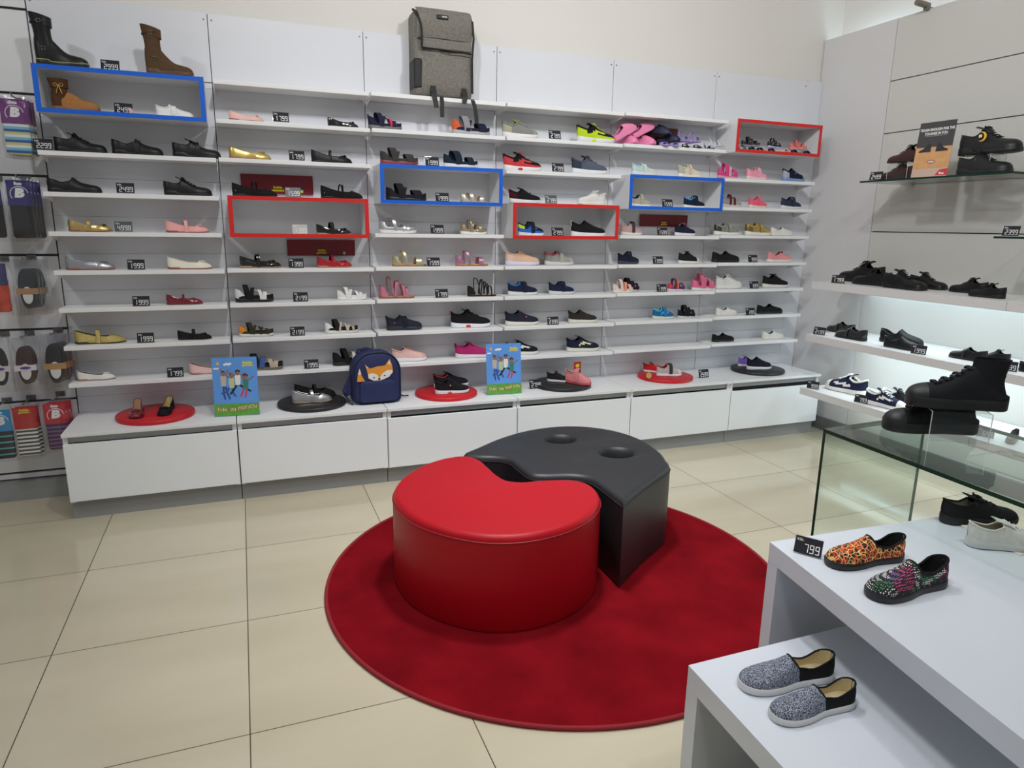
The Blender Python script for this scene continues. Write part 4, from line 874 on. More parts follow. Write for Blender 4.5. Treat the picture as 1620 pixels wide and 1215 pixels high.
# ------------------------------------------------------------------ signs behind the shelves
YEL = mat((232, 214, 40), .5)
def red_sign(b, pxl, pxr, z0, z1, label):
    Y = YW-.012; x0, x1 = along(pxl, Y, z0), along(pxr, Y, z0); w_ = x1-x0; h = z1-z0
    t = thing('red_sign', label, 'sign', ((x0+x1)/2, Y, z0), 0)
    MB().box(-w_/2, w_/2, 0, .004, 0, h).build('sign_board', mat((122, 16, 30), .3, mott=.05), t, bevel=.006, seg=3)
    mb = MB()
    text_to(mb, 'Bubble', 0.0, h*.34, h*.17, -.0016, .05); text_to(mb, 'gummers', 0.0, h*.19, h*.17, -.0016, .05)
    mb.build('logo_lettering', YEL, t)
    mb = MB()
    flat(mb, disc2(w_*.33, h*.25, h*.12, h*.12), -.0010); mb.build('blue_mark', mat((30, 60, 150), .5), t)
    mb = MB(); flat(mb, disc2(w_*.335, h*.17, h*.085, h*.085), -.0016); mb.build('yellow_mark', YEL, t)
    return t
red_sign(1, 382, 496, 1.535, 1.632, 'dark red sign with yellow lettering above the red trimmed box')
red_sign(1, 455, 562, 1.215, 1.300, 'dark red sign with yellow lettering below the red trimmed box')
red_sign(4, 1012, 1087, 1.40, 1.475, 'small dark red sign under the blue trimmed box in the fifth bay')
t = thing('red_sign', 'dark red board behind the pile of clogs', 'sign', (along(1038, YW-.012, 1.9), YW-.012, zl(4, 7)+.002))
MB().box(-.16, .155, 0, .004, 0, .125).build('sign_board', mat((112, 14, 28), .3), t, bevel=.004)

# ------------------------------------------------------------------ round risers with shoes on the cabinet tops
zd0 = ZS
def riser(px, label, m):
    Y = .775; r = .18
    o = MB(); rg = []
    for rr, z in ((r-.004, 0), (r, .003), (r, .017), (r-.003, .02)):
        rg.append([(rr*math.cos(2*PI*k/64), rr*math.sin(2*PI*k/64), z) for k in range(64)])
    ob = o.rings(rg).build('round_riser', m, None, True, loc=(along(px, Y, zd0), Y, zd0+.0004)); tag(ob, label, 'riser', 'round risers'); return ob
RD = mat((196, 28, 38), .35, mott=.03); BKD = mat((34, 34, 36), .4)
riser(247, 'red round riser carrying a dark red and a black shoe facing forward', RD)
riser(494, 'black round riser carrying the silver strap flats', BKD)
riser(706, 'red round riser carrying a pair of black sneakers', RD)
riser(889, 'black round riser carrying black-red and pink sneakers beside the right poster', BKD)
riser(1052, 'red round riser carrying red and grey baby sneakers', RD)
riser(1198, 'black round riser nearest the corner carrying purple and black sneakers', BKD)
zr = zd0+.0212
def rs(px0, px1, Y, name, kind, label, cat='shoe', yaw=0, z=None, **k):
    z = z or zr
    x0, x1 = along(px0, Y, z), along(px1, Y, z)
    return shoe(name, kind, abs(x1-x0)*.97/max(.25, abs(math.cos(yaw))), label, cat, ((x0+x1)/2, Y, z), (0 if x1 > x0 else PI)+yaw, **k)
shoe('ballet_flat', 'flat', .19, 'dark red patent bow flat facing forward on the red round riser', 'shoe', (along(217, .76, zr), .76, zr), R(-88), col=(112, 14, 32), fin='patent', sole=(60, 20, 24), bow=(120, 16, 36), lining=(196, 160, 130), toe='round')
shoe('ballet_flat', 'flat', .19, 'black velvet bow flat facing forward on the red round riser', 'shoe', (along(264, .77, zr), .77, zr), R(-97), col=(22, 20, 22), sole=(20, 18, 18), bow=(22, 20, 22), lining=(206, 186, 130), toe='round')
rs(462, 526, .745, 'ballet_flat', 'flat', 'shiny silver strap flat on the black round riser', col=(190, 190, 192), fin='metal', sole=(150, 130, 110), strap=(.48, .27, .07, .02, None), lining=(50, 44, 40), hs=1.15)
rs(466, 532, .85, 'ballet_flat', 'flat', 'black strap flat behind the shiny silver one', col=(24, 23, 24), sole=(20, 20, 20), strap=(.48, .27, .06, .02, None), hs=1.2)
rs(688, 742, .715, 'sneaker', 'sneaker', 'front black sneaker with white sole on the red round riser', col=(28, 28, 34), fin='mesh', sole=(228, 230, 234), insert=(190, 130, 110), patch=((220, 150, 90), .42, .24, .03), tongue=(28, 28, 34), laces=(34, 34, 40), tab=(60, 50, 50))
rs(686, 741, .875, 'sneaker', 'sneaker', 'rear black sneaker with red collar on the red round riser', col=(28, 28, 34), fin='mesh', sole=(228, 230, 234), collar=(150, 60, 60), tongue=(28, 28, 34), tab=(150, 60, 60))
rs(868, 897, .80, 'sneaker', 'sneaker', 'small black sneaker with red trim on the black round riser', yaw=R(-25), col=(30, 30, 32), sole=(214, 214, 214), toecap=(150, 44, 48), tongue=(150, 44, 48), laces=(30, 30, 30), tab=(30, 40, 44), hs=1.15)
rs(902, 926, .71, 'sneaker', 'sneaker', 'small pink knit sneaker with a red hang tag on the black round riser', yaw=R(-55), col=(222, 140, 140), fin='mesh', sole=(196, 90, 100), strap=(.5, .45, .12, .02, (222, 140, 140)), hs=1.2)
ht = thing('hang_tag', 'red and yellow cardboard hang tag on the small pink sneaker', 'tag', (along(913, .78, zr+.1), .775, zr+.075), R(12))
MB().box(-.028, .028, 0, .002, -.0, .048).build('tag_card', mat((176, 26, 30), .4), ht)
mb = MB(); flat(mb, disc2(0, .024, .016, .012), -.0005); mb.build('yellow_print', YEL, ht)
rs(1022, 1044, .87, 'baby_sneaker', 'sneaker', 'tiny red sneaker with black tab behind the grey one', yaw=R(-35), col=(196, 32, 36), sole=(224, 224, 226), tongue=(40, 30, 30), tab=(26, 26, 28), hs=1.2)
rs(1041, 1075, .74, 'baby_sneaker', 'sneaker', 'tiny light grey sneaker with a strap on the red round riser', yaw=R(-15), col=(186, 182, 180), sole=(230, 230, 232), strap=(.5, .43, .13, .03, (60, 56, 58)), collar=(150, 40, 44), toecap=(226, 204, 200), hs=1.15)
gt = thing('paper_tag', 'round golden paper tag leaning by the tiny red sneaker', 'tag', (along(1027, .70, zr+.02), .70, zr+.001))
MB().prism([(x, y) for x, y in disc2(0, 0, .02, .02)], 0, .001).xf(Matrix.Rotation(R(78), 4, 'X')@Matrix.Translation((0, .02, 0))).build('tag_disc', mat((196, 160, 90), .4, .3), gt)
rs(1169, 1194, .855, 'sneaker', 'sneaker', 'small purple sneaker on the black round riser near the corner', yaw=R(-10), col=(132, 96, 190), fin='mesh', sole=(224, 222, 230), tongue=(60, 50, 90), lining=(50, 40, 70), hs=1.25)
rs(1183, 1217, .745, 'sneaker', 'sneaker', 'small black laceless sneaker in front of the purple one', yaw=R(-8), col=(32, 32, 44), fin='mesh', sole=(228, 228, 232), patch=((226, 90, 70), .3, .22, .03), tab=(32, 32, 40), hs=1.15)
for px, py, dg, lb in ((848, 615, '2799', 'price tag reading 2799 on the cabinet top beside the right poster'), (1114, 598, '2599', 'price tag reading 2599 on the cabinet top right of the red riser')):
    q = at(px, py, 2, ZS); price_tag((q[0], q[1], ZS+.0005), dg, lb, rz=R(6), w_=.085, h=.055)
# posters on the cabinet tops
def poster(px, py, label, rz=0):
    q = at(px, py, 2, ZS); W_, H_ = .212, .297
    t = thing('poster_stand', label, 'poster', (q[0], q[1], ZS+.0008), rz)
    a = R(6); ca, sa = math.cos(a), math.sin(a)
    def T(mb): mb.v = [(x, y*ca+z*sa, -y*sa+z*ca+.001) for x, y, z in mb.v]; return mb
    mb = T(MB().box(-W_/2-.002, W_/2+.002, .0015, .0035, 0, H_+.004)); mb.box(-W_/2-.002, W_/2+.002, 0, .07, 0, .002); mb.build('stand', CLEAR, t)
    T(MB().box(-W_/2, W_/2, 0, .001, .001, H_)).build('sky_print', mat((98, 156, 228), .35, mott=.08, mscale=7), t)
    mb = MB(); pts = [(-W_/2, .002), (W_/2, .002)]+[(W_/2-W_*i/20, .062+.0015*math.sin(i*1.7)) for i in range(21)]
    flat(mb, pts, -.0004); T(mb).build('grass_print', mat((96, 160, 62), .35, mott=.15, mscale=60), t)
    mb = MB(); rnd = random.Random(3)
    for cx, cz, s in ((-.033, .262, .016), (-.087, .242, .011)):
        for k in range(4): flat(mb, disc2(cx+(k-1.5)*s*.5, cz+(k % 2)*s*.2, s*.5, s*.35, 10), -.0005-.00003*k)
    T(mb).build('cloud_print', INK, t)
    mb = MB(); flat(mb, disc2(-.078, .268, .008, .008), -.0005); T(mb).build('sun_print', mat((236, 180, 70), .4), t)
    mb = MB(); text_to(mb, 'Bubble', .062, .268, .017, -.0006, .05); text_to(mb, 'gummers', .062, .256, .014, -.0006, .05); T(mb).build('logo_lettering', YEL, t)
    mb = MB()
    words_ = 'FUN IN MOTION'
    n = len(words_)
    for i, ch in enumerate(words_):
        if ch == ' ': continue
        u = (i+.5)/n-.5
        text_to(mb, ch, u*.185, .037-.006*math.sin((u+.5)*PI*1.6), .026, -.0007, .045, rot=-u*.35)
    T(mb).build('title_lettering_edge', mat((196, 70, 60), .4), t)
    mb = MB()
    for i, ch in enumerate(words_):
        if ch == ' ': continue
        u = (i+.5)/n-.5
        text_to(mb, ch, u*.185, .037-.006*math.sin((u+.5)*PI*1.6), .024, -.0011, .0, rot=-u*.35)
    T(mb).build('title_lettering', mat((238, 226, 190), .4), t)
    def limb(mb, pts, wd0, wd1, y):
        for (a0, b0), (a1, b1) in zip(pts[:-1], pts[1:]):
            dx, dz = a1-a0, b1-b0; l = math.hypot(dx, dz); nx, nz = -dz/l*wd0/2, dx/l*wd0/2
            flat(mb, [(a0+nx, b0+nz), (a0-nx, b0-nz), (a1-nx*wd1/wd0, b1-nz*wd1/wd0), (a1+nx*wd1/wd0, b1+nz*wd1/wd0)], y)
    fig = [(-.056, .190, (196, 180, 170), (52, 74, 150), (74, 46, 36), [(-.062, .215), (-.066, .242)], [(-.04, .215), (-.034, .238)], [(-.057, .15), (-.058, .115), (-.052, .085)], [(-.047, .15), (-.04, .115), (-.03, .085)]),
           (-.018, .178, (190, 200, 150), (60, 90, 150), (60, 44, 34), [(-.03, .195), (-.046, .208)], [(-.005, .19), (.01, .182)], [(-.028, .15), (-.04, .125), (-.07, .115)], [(-.014, .15), (-.016, .12), (-.002, .098)]),
           (.012, .192, (232, 230, 226), (34, 34, 38), (44, 32, 28), [(-.005, .207), (-.03, .224)], [(.03, .207), (.05, .218)], [(.006, .158), (-.008, .135), (-.028, .110)], [(.018, .158), (.04, .14), (.072, .122)]),
           (.048, .170, (60, 130, 110), (200, 70, 110), (40, 28, 24), [(.038, .186), (.026, .20)], [(.06, .18), (.088, .198)], [(.04, .145), (.032, .12), (.02, .095)], [(.05, .145), (.05, .12), (.042, .09)])]
    for k, (cx, cz, top_, leg_, hair, a1, a2, l1, l2) in enumerate(fig):
        y = -.0005-.00012*k
        mb = MB(); limb(mb, [(cx, cz+.002)]+a1, .007, .005, y); limb(mb, [(cx, cz+.002)]+a2, .007, .005, y); flat(mb, disc2(cx, cz+.024, .0085, .011), y-.00004); T(mb).build('figure_skin_print', mat((150, 104, 80), .5), t)
        mb = MB(); limb(mb, [l1[0]]+l1[1:], .011, .008, y); limb(mb, [l2[0]]+l2[1:], .011, .008, y); T(mb).build('figure_trousers_print', mat(leg_, .5), t)
        mb = MB(); flat(mb, [(cx-.014, cz+.008), (cx-.010, cz+.016), (cx+.010, cz+.016), (cx+.014, cz+.008), (cx+.010, cz-.036), (cx-.012, cz-.036)], y-.00003); T(mb).build('figure_top_print', mat(top_, .5), t)
        mb = MB(); flat(mb, disc2(cx, cz+.033, .012 if k > 1 else .009, .009), y-.00002); T(mb).build('figure_hair_print', mat(hair, .6), t)
    return t
poster(376, 658, 'left FUN IN MOTION poster of jumping children on the cabinet top', R(-5))
poster(798, 624, 'right FUN IN MOTION poster of jumping children beside the 2799 tag', R(-3))

# ------------------------------------------------------------------ two backpacks
def rrect(w_, h, r, n=6, z0=0, rb=None):
    rb = r if rb is None else rb; pts = []
    for cx, cz, a0, rr in ((w_/2-rb, z0+rb, -PI/2, rb), (w_/2-r, z0+h-r, 0, r), (-w_/2+r, z0+h-r, PI/2, r), (-w_/2+rb, z0+rb, PI, rb)):
        for i in range(n+1):
            a = a0+PI/2*i/n; pts.append((cx+rr*math.cos(a), cz+rr*math.sin(a)))
    return pts
def pillow(poly, y0, y1, bulge, mi=0, cz=None):          # puffy body: outline at the back, rounded towards -y
    cx = sum(p[0] for p in poly)/len(poly); cz = sum(p[1] for p in poly)/len(poly); rg = []
    for t, k in ((0, .97), (.04, 1.0), (.7, 1.0), (.88, .985), (.96, .95), (1.0, .88), (1.0+bulge, .6), (1.0+bulge*1.2, .2)):
        y = y0+(y1-y0)*t
        rg.append([(cx+(x-cx)*k, y, cz+(z-cz)*k) for x, z in poly])
    return MB().rings(rg)
NAVY = mat((32, 40, 84), .75, bump=.3, bscale=700, mott=.08, mscale=25)
q = at(598, 634, 2, ZS)
fx = thing('fox_backpack', 'navy childs backpack with a fox face standing on the cabinet top', 'backpack', (q[0]-.012, .735, ZS+.001), R(2))
pillow(rrect(.262, .285, .11, 8, 0, .03), .06, -.055, .10).build('bag_body', NAVY, fx, True)
pillow(rrect(.20, .12, .03, 5, .012, .02), -.04, -.078, .10).build('front_pocket', NAVY, fx, True)
MB().tube([(x*.97, -.053, z*.985+.004) for x, z in rrect(.262, .285, .11, 8, 0, .03)], .0035, 6, closed=True).build('piping', mat((24, 30, 66), .6), fx, True)
MB().tube([(-.09, .055, .262), (-.08, .058, .282), (-.03, .058, .290), (-.01, .055, .280)], .008, 6).build('carry_loop', NAVY, fx, True)
MB().add([(-.13, .06, .14), (-.175, .04, .06), (-.165, .03, .03), (-.14, .0, .045), (-.12, .03, .10), (-.13, .07, .14), (-.175, .055, .06), (-.165, .045, .03), (-.14, .015, .045), (-.12, .045, .10)], [(0, 1, 2, 3, 4), (5, 9, 8, 7, 6), (0, 5, 6, 1), (1, 6, 7, 2), (2, 7, 8, 3), (3, 8, 9, 4), (4, 9, 5, 0)]).build('shoulder_strap', NAVY, fx)
MB().tube([(-.16, .03, .035), (-.15, -.02, .012), (-.135, -.045, .004)], .005, 4).build('webbing', mat((24, 26, 40), .7), fx)
MB().tube([(.125, .02, .03), (.16, .02, .012), (.19, .02, .012)], .004, 4).build('webbing', mat((24, 26, 40), .7), fx)
yf = -.0705; OR = mat((226, 150, 52), .6)
def ff(pts, name, m, y): mb = MB(); flat(mb, pts, y); mb.add([(x, y+.004, z) for x, z in pts], [tuple(range(len(pts)))[::-1]]); n = len(pts); mb.f += [(i, i+n, (i+1) % n+n, (i+1) % n) for i in range(n)]; mb.m += [0]*n; return mb.build(name, m, fx)
ff([(-.05, .145), (-.062, .205), (-.07, .225), (-.042, .20), (.0, .21), (.04, .212), (.066, .247), (.078, .215), (.083, .175), (.06, .148), (.01, .132), (-.03, .135)], 'fox_face', OR, yf)
ff([(-.053, .15), (-.052, .17), (-.03, .176), (-.005, .165), (.006, .146), (.004, .133), (-.025, .133)], 'fox_cheek', mat((232, 228, 222), .6), yf-.001)
ff([(.008, .146), (.024, .17), (.05, .186), (.078, .186), (.08, .172), (.058, .148), (.02, .134), (.006, .133)], 'fox_cheek', mat((232, 228, 222), .6), yf-.001)
ff([(-.068, .220), (-.06, .203), (-.05, .203)], 'fox_inner_ear', mat((238, 214, 180), .6), yf-.001)
ff([(.064, .243), (.052, .22), (.072, .216)], 'fox_inner_ear', mat((238, 214, 180), .6), yf-.001)
ff([(-.113, .132), (-.108, .172), (-.098, .205), (-.088, .165), (-.07, .132)], 'fox_tail', OR, yf+.001)
ff([(-.108, .172), (-.098, .205), (-.090, .176), (-.098, .168)], 'fox_tail_tip', mat((236, 222, 196), .6), yf)
EY = mat((20, 18, 18), .3)
for ex, ez, r_ in ((-.022, .150, .005), (.036, .158, .005), (.006, .141, .007)):
    MB().ball((ex, yf-.001, ez), r_, 1, .3, .8, 10).build('fox_nose' if r_ > .006 else 'fox_eye', EY, fx, True)
HEA = mat((122, 118, 110), .85, bump=.4, bscale=900, mott=.22, mscale=90); BLK = mat((28, 28, 28), .6)
gx0 = along(652, YW-.14, 2.1); gx1 = along(749, YW-.14, 2.1)
gb = thing('grey_backpack', 'large heather grey backpack standing on the top shelf against the wall', 'backpack', ((gx0+gx1)/2+.005, YW-.002, zl(2, 8)+.003), 0)
W_ = gx1-gx0-.02
bd = MB(); rg = []
for t, k, dz in ((0, .96, .0), (.06, 1.0, 0), (.8, 1.0, 0), (.93, .975, 0), (1.0, .93, 0), (1.03, .7, 0), (1.03, .1, 0)):
    pts = rrect(W_, .43, .035, 5, 0.002, .018)
    rg.append([(x*k+.0*t, -.005-.135*t*(1-.22*max(0, (z-.33)/.12)), .222+(z-.222)*k) for x, z in pts])
bd.rings(rg).build('bag_body', HEA, gb, True)
MB().box(-W_/2-.004, -W_/2+.042, -.1445, -.02, .035, .185).build('side_pocket', BLK, gb, bevel=.012, seg=3)
hp = MB(); rg = []
for t in range(9):
    z = .285+.150*t/8; y = -.146-.012*math.sin(PI*t/8)+(.03*max(0, (t-5)/3)**2)
    rg.append([(-W_/2+.012+.016*math.sin(PI*t/8)*.0, y, z), (-W_/2+.04, y-.008, z), (0, y-.010, z), (W_/2-.03, y-.008, z), (W_/2-.008, y, z)])
hp.rings(rg, closed=False).build('flap', HEA, gb, True)
MB().box(-W_/2+.035, W_/2-.01, -.155, -.14, .235, .285).build('zip_band', HEA, gb, bevel=.006, seg=3)
MB().tube([(-W_/2+.03, -.157, .236), (0, -.160, .232), (W_/2-.01, -.157, .225)], .0028, 5).build('zip', BLK, gb)
MB().tube([(-W_/2+.03, -.152, .288), (0, -.156, .286), (W_/2-.01, -.152, .278)], .002, 5).build('seam', mat((80, 76, 70), .8), gb)
MB().tube([(-W_/2+.004, -.10, .425), (-W_/2+.012, -.152, .40), (-W_/2+.030, -.168, .34), (-W_/2+.034, -.168, .29), (-W_/2+.034, -.160, .24)], .0065, 6).build('edge_binding', BLK, gb, True)
MB().tube([(W_/2-.03, -.12, .425), (W_/2-.008, -.158, .38), (W_/2-.002, -.160, .30), (W_/2-.008, -.152, .2), (W_/2-.004, -.146, .03)], .006, 6).build('edge_binding', BLK, gb, True)
lb_ = MB().box(-.045, .015, -.176, -.160, .378, .396).build('name_label', BLK, gb)
MB().box(-.02, .008, -.1768, -.1762, .3835, .3905).build('label_lettering', mat((170, 170, 170), .5), lb_)
for x, z0, z1, dx in ((-.065, .052, -.06, .012), (.107, .052, -.03, -.006)):
    MB().add([(x-.014, -.148, z0), (x+.014, -.148, z0), (x+.014, -.170, .004), (x-.014, -.170, .004), (x-.012+dx, -.174, z1), (x+.012+dx, -.174, z1)], [(0, 1, 2, 3), (3, 2, 5, 4)]).build('front_strap', BLK, gb).modifiers.new('thick', 'SOLIDIFY').thickness = .003
    MB().box(x-.017, x+.017, -.160, -.150, .012, .032).build('strap_buckle', mat((18, 18, 18), .35), gb, bevel=.002)
for x, z1, dx in ((-.022, -.105, .0), (.15, -.125, .022)):
    rg = []
    for i in range(9):
        t = i/8; xx = x+dx*math.sin(t*PI/2); z = .0+z1*t
        yy = -.158-.014*min(1, t*4); rg.append([(xx-.011, yy, z), (xx+.011, yy, z), (xx+.011, yy-.003, z), (xx-.011, yy-.003, z)])
    MB().rings(rg).build('hanging_strap', BLK, gb)
# ------------------------------------------------------------------ rug and ottomans
m, nt, b = newmat('rug_pile')
tc = nt.nodes.new('ShaderNodeTexCoord'); n1 = nt.nodes.new('ShaderNodeTexNoise'); n1.inputs['Scale'].default_value = 4; n1.inputs['Detail'].default_value = 8
n2 = nt.nodes.new('ShaderNodeTexNoise'); n2.inputs['Scale'].default_value = 420; n2.inputs['Detail'].default_value = 2
nt.links.new(tc.outputs['Object'], n1.inputs[0]); nt.links.new(tc.outputs['Object'], n2.inputs[0])
cr = nt.nodes.new('ShaderNodeValToRGB'); cr.color_ramp.elements[0].position = .3; cr.color_ramp.elements[1].position = .72
cr.color_ramp.elements[0].color = (*s2l((104, 12, 20)), 1); cr.color_ramp.elements[1].color = (*s2l((138, 20, 30)), 1)
nt.links.new(n1.outputs[0], cr.inputs[0]); nt.links.new(cr.outputs[0], b.inputs['Base Color']); b.inputs['Roughness'].default_value = .95; b.inputs['Specular IOR Level'].default_value = .1
b.inputs['Specular IOR Level'].default_value = .02
bp = nt.nodes.new('ShaderNodeBump'); bp.inputs['Strength'].default_value = .7; bp.inputs['Distance'].default_value = .004; nt.links.new(n2.outputs[0], bp.inputs['Height']); nt.links.new(bp.outputs[0], b.inputs['Normal'])
RUG = m; RC = (1.781, -.651); RR = .915
rugt = thing('round_rug', 'large round dark red rug under the two ottomans', 'rug', (RC[0], RC[1], 0))
def circ(r, z, n=120): return [(r*math.cos(2*PI*k/n), r*math.sin(2*PI*k/n), z) for k in range(n)]
MB().rings([circ(RR-.012, 0.0005), circ(RR-.012, .010), circ(RR*.9, .0105), circ(RR*.5, .011), circ(.01, .011)]).build('pile', RUG, rugt, True)
MB().tube([(x, y, .0075) for x, y, z in circ(RR-.007, 0)], .0075, 8, closed=True).build('bound_edge', mat((136, 18, 30), .8, bump=.4, bscale=500), rugt, True)
def smooth_loop(pts, n=6, sharp=()):
    out = []; N = len(pts)
    for i in range(N):
        p0, p1, p2, p3 = pts[(i-1) % N], pts[i], pts[(i+1) % N], pts[(i+2) % N]
        if i in sharp: p0 = p1
        if (i+1) % N in sharp: p3 = p2
        for k in range(n):
            t = k/n; o = []
            for a in (0, 1):
                o.append(.5*(2*p1[a]+(p2[a]-p0[a])*t+(2*p0[a]-5*p1[a]+4*p2[a]-p3[a])*t*t+(-p0[a]+3*p1[a]-3*p2[a]+p3[a])*t**3))
            out.append(tuple(o))
    return out
def inset(poly, d):
    N = len(poly); out = []
    area = sum(poly[i][0]*poly[(i+1) % N][1]-poly[(i+1) % N][0]*poly[i][1] for i in range(N))
    sg = 1 if area > 0 else -1
    def nrm(a, c_):
        dx, dy = c_[0]-a[0], c_[1]-a[1]; l = math.hypot(dx, dy) or 1e-9
        return (-sg*dy/l, sg*dx/l)
    for i in range(N):
        n1, n2 = nrm(poly[i-1], poly[i]), nrm(poly[i], poly[(i+1) % N])
        mx, my = n1[0]+n2[0], n1[1]+n2[1]; q = max(mx*mx+my*my, .8)
        out.append((poly[i][0]+mx*2*d/q, poly[i][1]+my*2*d/q))
    return out
def ottoman(name, poly, cx, cy, H_, m, label, seam, holes=()):
    t = thing(name, label, 'ottoman', (cx, cy, .0112))
    poly = [(x-cx, y-cy) for x, y in poly]
    rg = []
    for d, z in ((.006, 0), (.0, .012), (.0, H_*.5), (.0, H_-.05), (.001, H_-.022), (.004, H_-.012), (.009, H_-.005), (.016, H_-.0015), (.024, H_)):
        rg.append([(x, y, z) for x, y in inset(poly, d)])
    mb = MB().rings(rg, cap=False); N_ = len(rg[0])
    from mathutils.geometry import tessellate_polygon
    for off, ring in ((0, rg[0]), ((len(rg)-1)*N_, rg[-1])):
        for tri in tessellate_polygon([[Vector((p[0], p[1], 0)) for p in ring]]): mb.f.append(tuple(off+i for i in tri)); mb.m.append(0)
    ob = mb.build('cushion_body', m, t, False)
    import bmesh
    bm = bmesh.new(); bm.from_mesh(ob.data); bmesh.ops.recalc_face_normals(bm, faces=bm.faces); bm.to_mesh(ob.data); bm.free()
    if holes:
        for hx, hy, r_ in holes:
            cmb = MB().rings([[((hx-cx)+r_*k*math.cos(2*PI*a/40), (hy-cy)+r_*k*.9*math.sin(2*PI*a/40), z) for a in range(40)] for k, z in ((.9, .12), (.93, H_-.05), (1.0, H_-.02), (1.12, H_-.004), (1.3, H_+.0035), (1.3, H_+.05))])
            cu = cmb.build('cutter', m); cu.parent = t
            bm = bmesh.new(); bm.from_mesh(cu.data); bmesh.ops.recalc_face_normals(bm, faces=bm.faces); bm.to_mesh(cu.data); bm.free()
            md = ob.modifiers.new('hole', 'BOOLEAN'); md.operation = 'DIFFERENCE'; md.object = cu; md.solver = 'EXACT'
            bpy.context.view_layer.update()
            dg = bpy.context.evaluated_depsgraph_get()
            me = bpy.data.meshes.new_from_object(ob.evaluated_get(dg)); ob.modifiers.clear(); ob.data = me
            bpy.data.objects.remove(cu)
    ob.data.polygons.foreach_set('use_smooth', [True]*len(ob.data.polygons)); ob.data.set_sharp_from_angle(angle=R(50))
    sm = MB().tube([(x, y, H_-.026) for x, y in inset(poly, -.0005)], .0022, 5, closed=True).build('seam_piping', seam, t, True)
    return t
red_poly = [(1.145, -.60), (1.15, -.50), (1.185, -.40), (1.25, -.30), (1.34, -.215), (1.43, -.165), (1.52, -.15), (1.575, -.175), (1.60, -.24), (1.605, -.33), (1.608, -.43), (1.625, -.505), (1.675, -.54), (1.75, -.548), (1.84, -.570), (1.90, -.605), (1.925, -.66), (1.918, -.745), (1.88, -.83), (1.81, -.91), (1.71, -.975), (1.60, -1.01), (1.48, -1.015), (1.37, -.98), (1.28, -.91), (1.21, -.82), (1.165, -.72)]
blk_poly = [(1.55, -.13), (1.64, -.06), (1.79, .045), (1.96, .12), (2.13, .14), (2.27, .10), (2.38, .0), (2.435, -.12), (2.45, -.25), (2.43, -.40), (2.395, -.50), (2.345, -.595), (2.14, -.735), (1.958, -.870), (1.962, -.72), (1.955, -.60), (1.90, -.545), (1.78, -.51), (1.735, -.47), (1.728, -.38), (1.722, -.28), (1.68, -.225), (1.60, -.19)]
LR = mat((172, 12, 28), .42, bump=.06, bscale=240, spec=.28); LB = mat((40, 41, 45), .45, bump=.08, bscale=240)
ottoman('red_ottoman', smooth_loop(red_poly, 5), 1.53, -.6, .365, LR, 'red leatherette ottoman with a curved notch on the round rug', mat((150, 14, 30), .45))
ottoman('black_ottoman', smooth_loop(blk_poly, 5, sharp=(13,)), 2.1, -.35, .365, LB, 'black leatherette ottoman with two round holes beside the red one', mat((30, 31, 34), .5), holes=((2.065, -.075, .072), (2.225, -.345, .078)))

# ------------------------------------------------------------------ right wall: white shelves with light below, glass shelves, black shoes
XF = 4.02
def side_shelf(z, ya, yb, label):
    t = thing('wall_shelf', label, 'shelf', (XR, (ya+yb)/2, z), 0, 'thick white shelves of the right wall')
    MB().box(XF-XR, -.001, yb-(ya+yb)/2+.001, ya-(ya+yb)/2-.001, -.045, 0).build('shelf_board', mat((222, 220, 220), .4), t, bevel=.001)
    return t
j1 = along_y(1592, XF, 1.055); j3 = along_y(1533, XF, .37)
side_shelf(1.077, .41, j1, 'upper thick white shelf on the right wall carrying three pairs of black shoes')
side_shelf(1.077, j1, -1.9, 'upper thick white shelf running out of the picture at the right edge')
side_shelf(.743, .41, -1.1, 'middle thick white shelf on the right wall with black slip-on shoes')
side_shelf(.39, .41, j3, 'lower thick white shelf on the right wall with navy canvas sneakers')
side_shelf(.39, j3, -1.3, 'lower thick white shelf behind the glass display table')
for z, ya, yb, w_ in ((1.030, .36, -1.6, 'upper'), (.696, .36, -1.0, 'middle'), (.343, .36, -1.2, 'lower')):
    t = thing('shelf_light', 'cool white light strip under the %s thick shelf of the right wall' % w_, 'light', (XR-.03, (ya+yb)/2, z))
    MB().box(-.012, .012, (yb-ya)/2, (ya-yb)/2, -.012, .0015).build('light_strip', LED, t)
    l = bpy.data.lights.new('shelf_glow', 'AREA'); l.shape = 'RECTANGLE'; l.size = .30; l.size_y = ya-yb; l.energy = 10 if z > .5 else 6; l.color = (.80, .95, 1.0)
    o = bpy.data.objects.new('shelf_glow', l); COL.objects.link(o); o.location = (XR-.17, (ya+yb)/2, z-.004); o.rotation_euler = (0, R(-8), 0)
def glass_shelf(z, ya, yb, xf, label):
    t = thing('glass_shelf', label, 'shelf', (XR, (ya+yb)/2, z), 0)
    h = (ya-yb)/2
    mb = MB(); mb.box(xf-XR, -.001, -h, h, -.010, 0)
    mb.m = [1, 1, 1, 1, 0, 0]
    mb.build('glass_pane', [GLASS, GLASSEDGE], t)
    for y in (h-.06, -h+.06): MB().box(-.03, -.001, y-.015, y+.015, -.022, -.0105).build('support', mat((196, 196, 190), .4), t)
yg0, yg1 = along_y(1360, 4.12, 1.675), along_y(1602, 4.12, 1.675)
glass_shelf(1.680, yg0, yg1, 4.12, 'glass shelf on the right wall carrying brown shoes, a poster and black work shoes')
glass_shelf(1.376, along_y(1572, 4.12, 1.376), -1.3, 4.12, 'glass shelf end at the right edge with the 2399 price tag')
